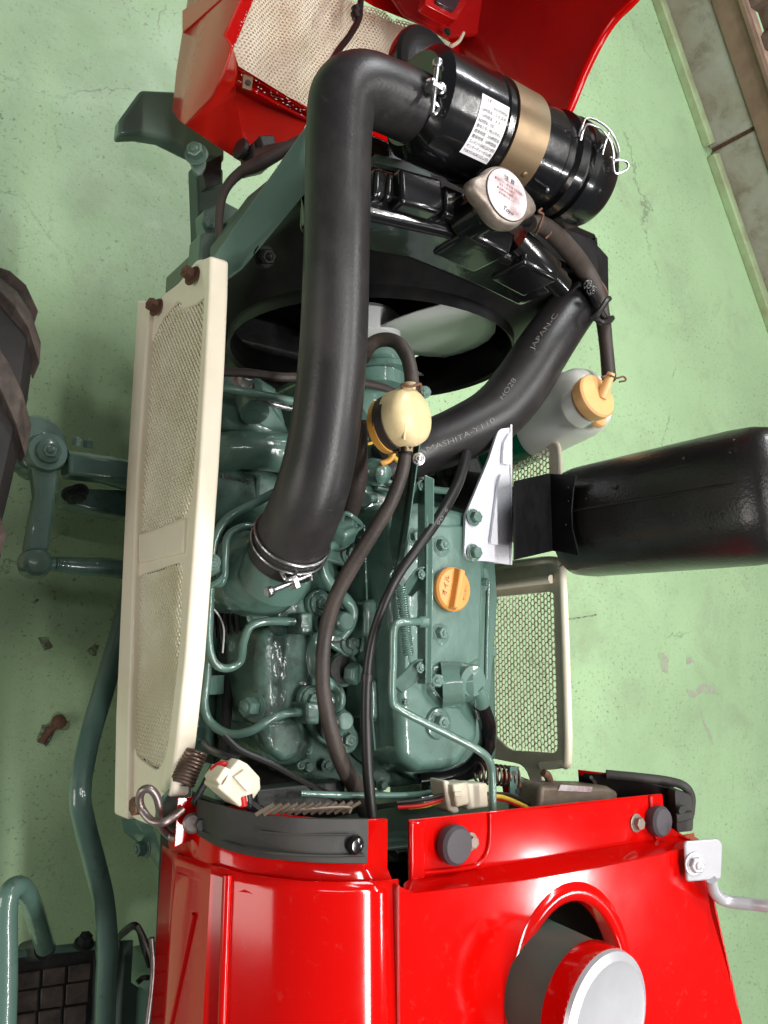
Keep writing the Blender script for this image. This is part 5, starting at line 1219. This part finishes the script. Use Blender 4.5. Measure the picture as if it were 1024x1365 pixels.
# relay box, connectors and wiring along the bulkhead
rl = prism('relay_box', [(722, 1046), (812, 1048), (826, 1056), (824, 1076), (790, 1100), (716, 1100)], .94, .88, 'relay', T, bevel=.007, bseg=4)
slab('relay_label', [P(748, 1046, .9415), P(790, 1049, .9415), P(788, 1056, .9415), P(744, 1054, .9415)], (0, 0, 1), .0015, 'cap_label', rl, bevel=0)
tube('hold_strap', [P(708, 1042, .91), P(735, 1048, .93), P(750, 1050, .935)], .0045, 'rod', T, seg=10)
ptube('latch_hook', [(690, 1046, .90), (702, 1051, .90), (722, 1050, .905), (732, 1044, .91), (730, 1034, .915), (724, 1030, .915)], [4, 5, 5.5, 5.5, 5.5, 5], 'rust', T, seg=12)
rbk = slab('latch_bracket', [P(680, 1022, .90), P(690, 1022, .90), P(692, 1036, .90), P(700, 1038, .90), P(700, 1060, .90), P(720, 1064, .90), P(720, 1072, .90), P(680, 1070, .90)], (-.2, .1, 1), .004, 'green', T)
for u, v in ((685, 1031), (690, 1055)): lathe('bracket_hole', P(u, v, .9005), (-.2, .1, 1), [(0, .0035), (.001, .0035)], 'dark', rbk, seg=12)
ptube('cross_tube', [(690, 1060, .885), (740, 1072, .89)], 7, 'green', T, seg=14)
bm = bmesh.new(); coil(bm, P(636, 1030, .88), P(690, 1036, .89), .013, .0019, 9, per=18); link('torsion_spring', bm_mesh(bm), 'spring', T)
bm = bmesh.new(); coil(bm, P(262, 1000, .865), P(243, 1044, .868), .0115, .0023, 10, per=20, seg=8); sp2 = link('hinge_spring', bm_mesh(bm), 'spring', T)
tube('spring_core', [P(262, 1000, .862), P(243, 1044, .865)], .008, 'dark', sp2, seg=12)
for (pts, z) in (([(592, 1040), (600, 1041), (604, 1060), (614, 1082), (606, 1086), (598, 1080), (595, 1060)], .945), ([(604, 1046), (625, 1042), (628, 1072), (609, 1077)], .955), ([(620, 1044), (650, 1044), (652, 1076), (624, 1080)], .95)):
    co = prism('connector_body', pts, z, z - .03, 'connector', T, bevel=.003) if pts[0][0] == 592 else prism('connector_half', pts, z, z - .028, 'connector', co, bevel=.003)
slab('connector_latch', [P(606, 1056, .957), P(616, 1055, .957), P(617, 1062, .957), P(607, 1063, .957)], (0, 0, 1), .004, 'connector', co, bevel=.001)
# second connector, left, tilted
cn = prism('connector_body', [(290, 1050), (296, 1038), (303, 1030), (318, 1012), (330, 1018), (347, 1036), (348, 1052), (338, 1066), (320, 1076)], .955, .92, 'connector', T, bevel=.0018)
prism('connector_half', [(288, 1040), (300, 1022), (309, 1026), (302, 1042), (296, 1050)], .955, .925, 'connector', cn, bevel=.0015)
prism('connector_latch', [(312, 1036), (326, 1026), (340, 1042), (330, 1056)], .959, .95, 'connector', cn, bevel=.001)
lathe('wire_seal', P(331, 1066, .95), (.2, -1, 0), [(-.006, .006), (.006, .006)], 'wire_black', cn, seg=14)
lathe('wire_seal', P(324, 1069, .952), (.2, -1, 0), [(-.006, .0045), (.004, .0045)], 'wire_red', cn, seg=14)
def wire(l, r, m): return ptube('wire', l, r, m, T, seg=8)
wire([(530, 1076, .92), (560, 1074, .93), (590, 1066, .935), (600, 1066, .94)], 2.6, 'wire_red')
wire([(528, 1070, .92), (565, 1066, .93), (596, 1058, .94)], 2.6, 'wire_black')
wire([(545, 1077, .918), (570, 1074, .925), (598, 1064, .935)], 2.2, 'wire_yellow')
wire([(650, 1062, .935), (668, 1062, .935), (690, 1070, .925), (712, 1080, .92)], 2.8, 'wire_yellow')
wire([(650, 1066, .93), (672, 1066, .93), (700, 1078, .92), (720, 1086, .91)], 2.6, 'wire_red')
wire([(650, 1058, .935), (680, 1060, .93), (712, 1076, .92)], 2.4, 'wire_black')
wire([(308, 1024, .94), (298, 1018, .94), (290, 1020, .935), (282, 1026, .93)], 3.6, 'wire_red')
wire([(318, 1012, .94), (300, 1008, .93), (282, 1000, .90), (272, 990, .87)], 5, 'wire_black')
wire([(330, 1070, .95), (340, 1078, .95), (352, 1084, .95), (380, 1090, .95)], 8, 'wire_black')
wire([(298, 980, .84), (320, 1000, .85), (360, 1018, .86), (400, 1040, .87), (440, 1060, .88), (480, 1072, .88)], 4.6, 'wire_black')
wire([(300, 860, .70), (303, 920, .72), (300, 980, .75), (296, 1030, .78)], 8, 'wire_black')
wire([(263, 775, .80), (275, 790, .80), (285, 800, .79)], 2.2, 'wire_white')
wire([(262, 790, .79), (274, 800, .79), (284, 818, .78)], 1.6, 'wire_white')
wire([(264, 808, .78), (285, 812, .78), (298, 836, .77), (297, 870, .76)], 1.2, 'wire_white')
wire([(258, 832, .77), (268, 838, .77), (276, 842, .77)], 3, 'amber')
# generic loom under the pipes
for k in range(7):
    z = .66 + .015 * k; wire([(262 + 6 * k, 660 + 10 * k, z), (278 + 5 * k, 740, z), (270 + 8 * k, 840, z - .02), (290 + 6 * k, 960, z)], 3.5, 'wire_black')
ptube('starter_motor', [(262, 850, .66), (258, 960, .66), (255, 1000, .68)], [30, 30, 26], 'green', T, seg=28)
lathe('starter_band', P(262, 912, .71), (0, 1, 0), [(-.012, .036), (.012, .036)], 'green', T, seg=28)
slab('post', [P(288, 1020, .80), P(303, 1022, .80), P(303, 1068, .80), P(288, 1066, .80)], (0, 0, 1), .2, 'green', T)
ptube('link_rod', [(284, 1022, .86), (275, 1040, .87), (258, 1072, .88)], 4.5, 'dark', T, seg=10)
# ribbed heat sink behind the left seal
rg_ = box('regulator', (-.16, -.175, .86), (.12, .03, .03), 'dark', T, bevel=.002)
for k in range(12):
    u = 345 + k * 10.5
    tube('cooling_fin', [P(u + 20, 1072 - k * .3, .985), P(u - 4, 1086 - k * .2, .975)], .0020, 'relay', rg_, seg=6)
tube('fin_frame', [P(352, 1080, .972), P(400, 1079, .98), P(462, 1076, .985), P(466, 1084, .985)], .0018, 'relay', rg_, seg=6)
ptube('cross_pipe', [(400, 1058, .90), (470, 1060, .90), (540, 1060, .90), (574, 1056, .90), (576, 1048, .90)], 4.2, 'green', T, seg=10)
ptube('cross_pipe', [(490, 1130, .84), (520, 1142, .84), (560, 1140, .84)], 6, 'plate', T, seg=10)
wire([(500, 1110, .86), (512, 1128, .86), (528, 1142, .86)], 6, 'wire_black')
# hook bracket at the lower end of the left panel
hb = slab('hook_bracket', [P(215, 1063, .85), P(232, 1046, .86), P(256, 1046, .86), P(256, 1064, .86), P(240, 1066, .85), P(236, 1100, .82), P(228, 1120, .80), P(214, 1090, .82)], (-.3, 0, 1), .004, 'green', T)
ptube('bonnet_hook', [(244, 1078, .87), (232, 1088, .87), (218, 1096, .87), (202, 1094, .86), (190, 1080, .85), (186, 1066, .85), (190, 1054, .855), (200, 1052, .86), (209, 1062, .86), (213, 1080, .855), (212, 1092, .83), (216, 1104, .82), (226, 1114, .82), (236, 1118, .83)], 5.6, 'rod', T, seg=14)
lathe('hook_nut', P(183, 1074, .84), (-1, 0, .1), [(-.004, .010), (.006, .010)], 'rust', T, seg=6, bevel=.001)
slab('lower_bracket', [P(162, 1092, .55), P(186, 1092, .58), P(205, 1104, .6), P(214, 1130, .6), P(212, 1160, .55), P(200, 1140, .55), P(190, 1128, .55), P(166, 1110, .55)], (-.2, 0, 1), .006, 'green', T)
bolt(P(194, 1130, .56), (-1, 0, .2), .010, m='green', parent=T, h=1.1)

# ---- step, guard tubes, pedals at lower left
ptube('side_guard_tube', [(175, 780, .36), (158, 850, .40), (138, 920, .44), (118, 990, .48), (107, 1055, .50), (112, 1095, .50), (126, 1150, .49), (138, 1200, .49), (143, 1260, .49), (141, 1320, .49), (139, 1420, .49)], [13, 13.5, 14, 14, 14.5, 14.5, 14.5, 14, 14, 14, 14], 'green', T, seg=28)
ptube('guard_loop', [(4, 1440, .62), (8, 1300, .62), (8, 1220, .62), (12, 1192, .62), (24, 1182, .61), (36, 1192, .58), (46, 1216, .53), (60, 1262, .46)], [15, 15, 15, 14.5, 14, 13.5, 13, 12.5], 'green', T, seg=28)
lathe('loop_socket', P(60, 1264, .45), (.2, .35, 1), [(-.06, .016), (.0, .016)], 'dark', T, seg=20)
zf = .42
stp = slab('footboard', [P(10, 1280, zf), P(128, 1262, zf), P(133, 1460, zf), P(10, 1480, zf)], (0, 0, 1), .02, 'dark', T, bevel=.002)
tube('board_edge', [P(18, 1272, zf + .006), P(128, 1260, zf + .006)], .006, 'green', stp, seg=10)
for r in range(5):
    for c in range(4):
        u0 = 22 + c * 34 - r * 3 + 0; v0 = 1291 + r * 31 - c * 5.5
        if r == 0: pts = [(u0 + 2, v0 + 8), (u0 + 32, v0 + 3), (u0 + 31, v0 + 26), (u0 + 1, v0 + 30)]
        else: pts = [(u0 + 2, v0 + 2), (u0 + 32, v0 - 3), (u0 + 31, v0 + 25), (u0 + 1, v0 + 29)]
        if u0 + 32 > 142: continue
        slab('rubber_pad', [P(a, b, zf + .008) for a, b in pts], (0, 0, 1), .008, 'tread', stp, bevel=.0015)
slab('side_plate', [P(155, 1255, .40), P(178, 1254, .40), P(175, 1310, .40), P(186, 1318, .40), P(182, 1440, .40), P(150, 1440, .40)], (0, 0, 1), .006, 'plate', T)
ptube('brake_lever', [(158, 1250, .42), (166, 1242, .44), (178, 1234, .46), (186, 1240, .47), (192, 1262, .48), (200, 1288, .48)], [4, 5, 5, 4.5, 4.5, 4], 'dark', T, seg=10)
ptube('brake_lever', [(184, 1234, .47), (192, 1250, .48), (202, 1276, .49), (206, 1300, .49)], 3.5, 'rod', T, seg=10)
ptube('link_rod', [(202, 1250, .50), (204, 1300, .50), (192, 1400, .50)], 4, 'rod', T, seg=10)
ptube('lever_tip', [(183, 1310, .46), (190, 1304, .46), (198, 1303, .47)], 3.5, 'dark', T, seg=10)
bolt(P(112, 1258, .44), (0, 1, .6), .010, m='dark', parent=T, h=1.2)
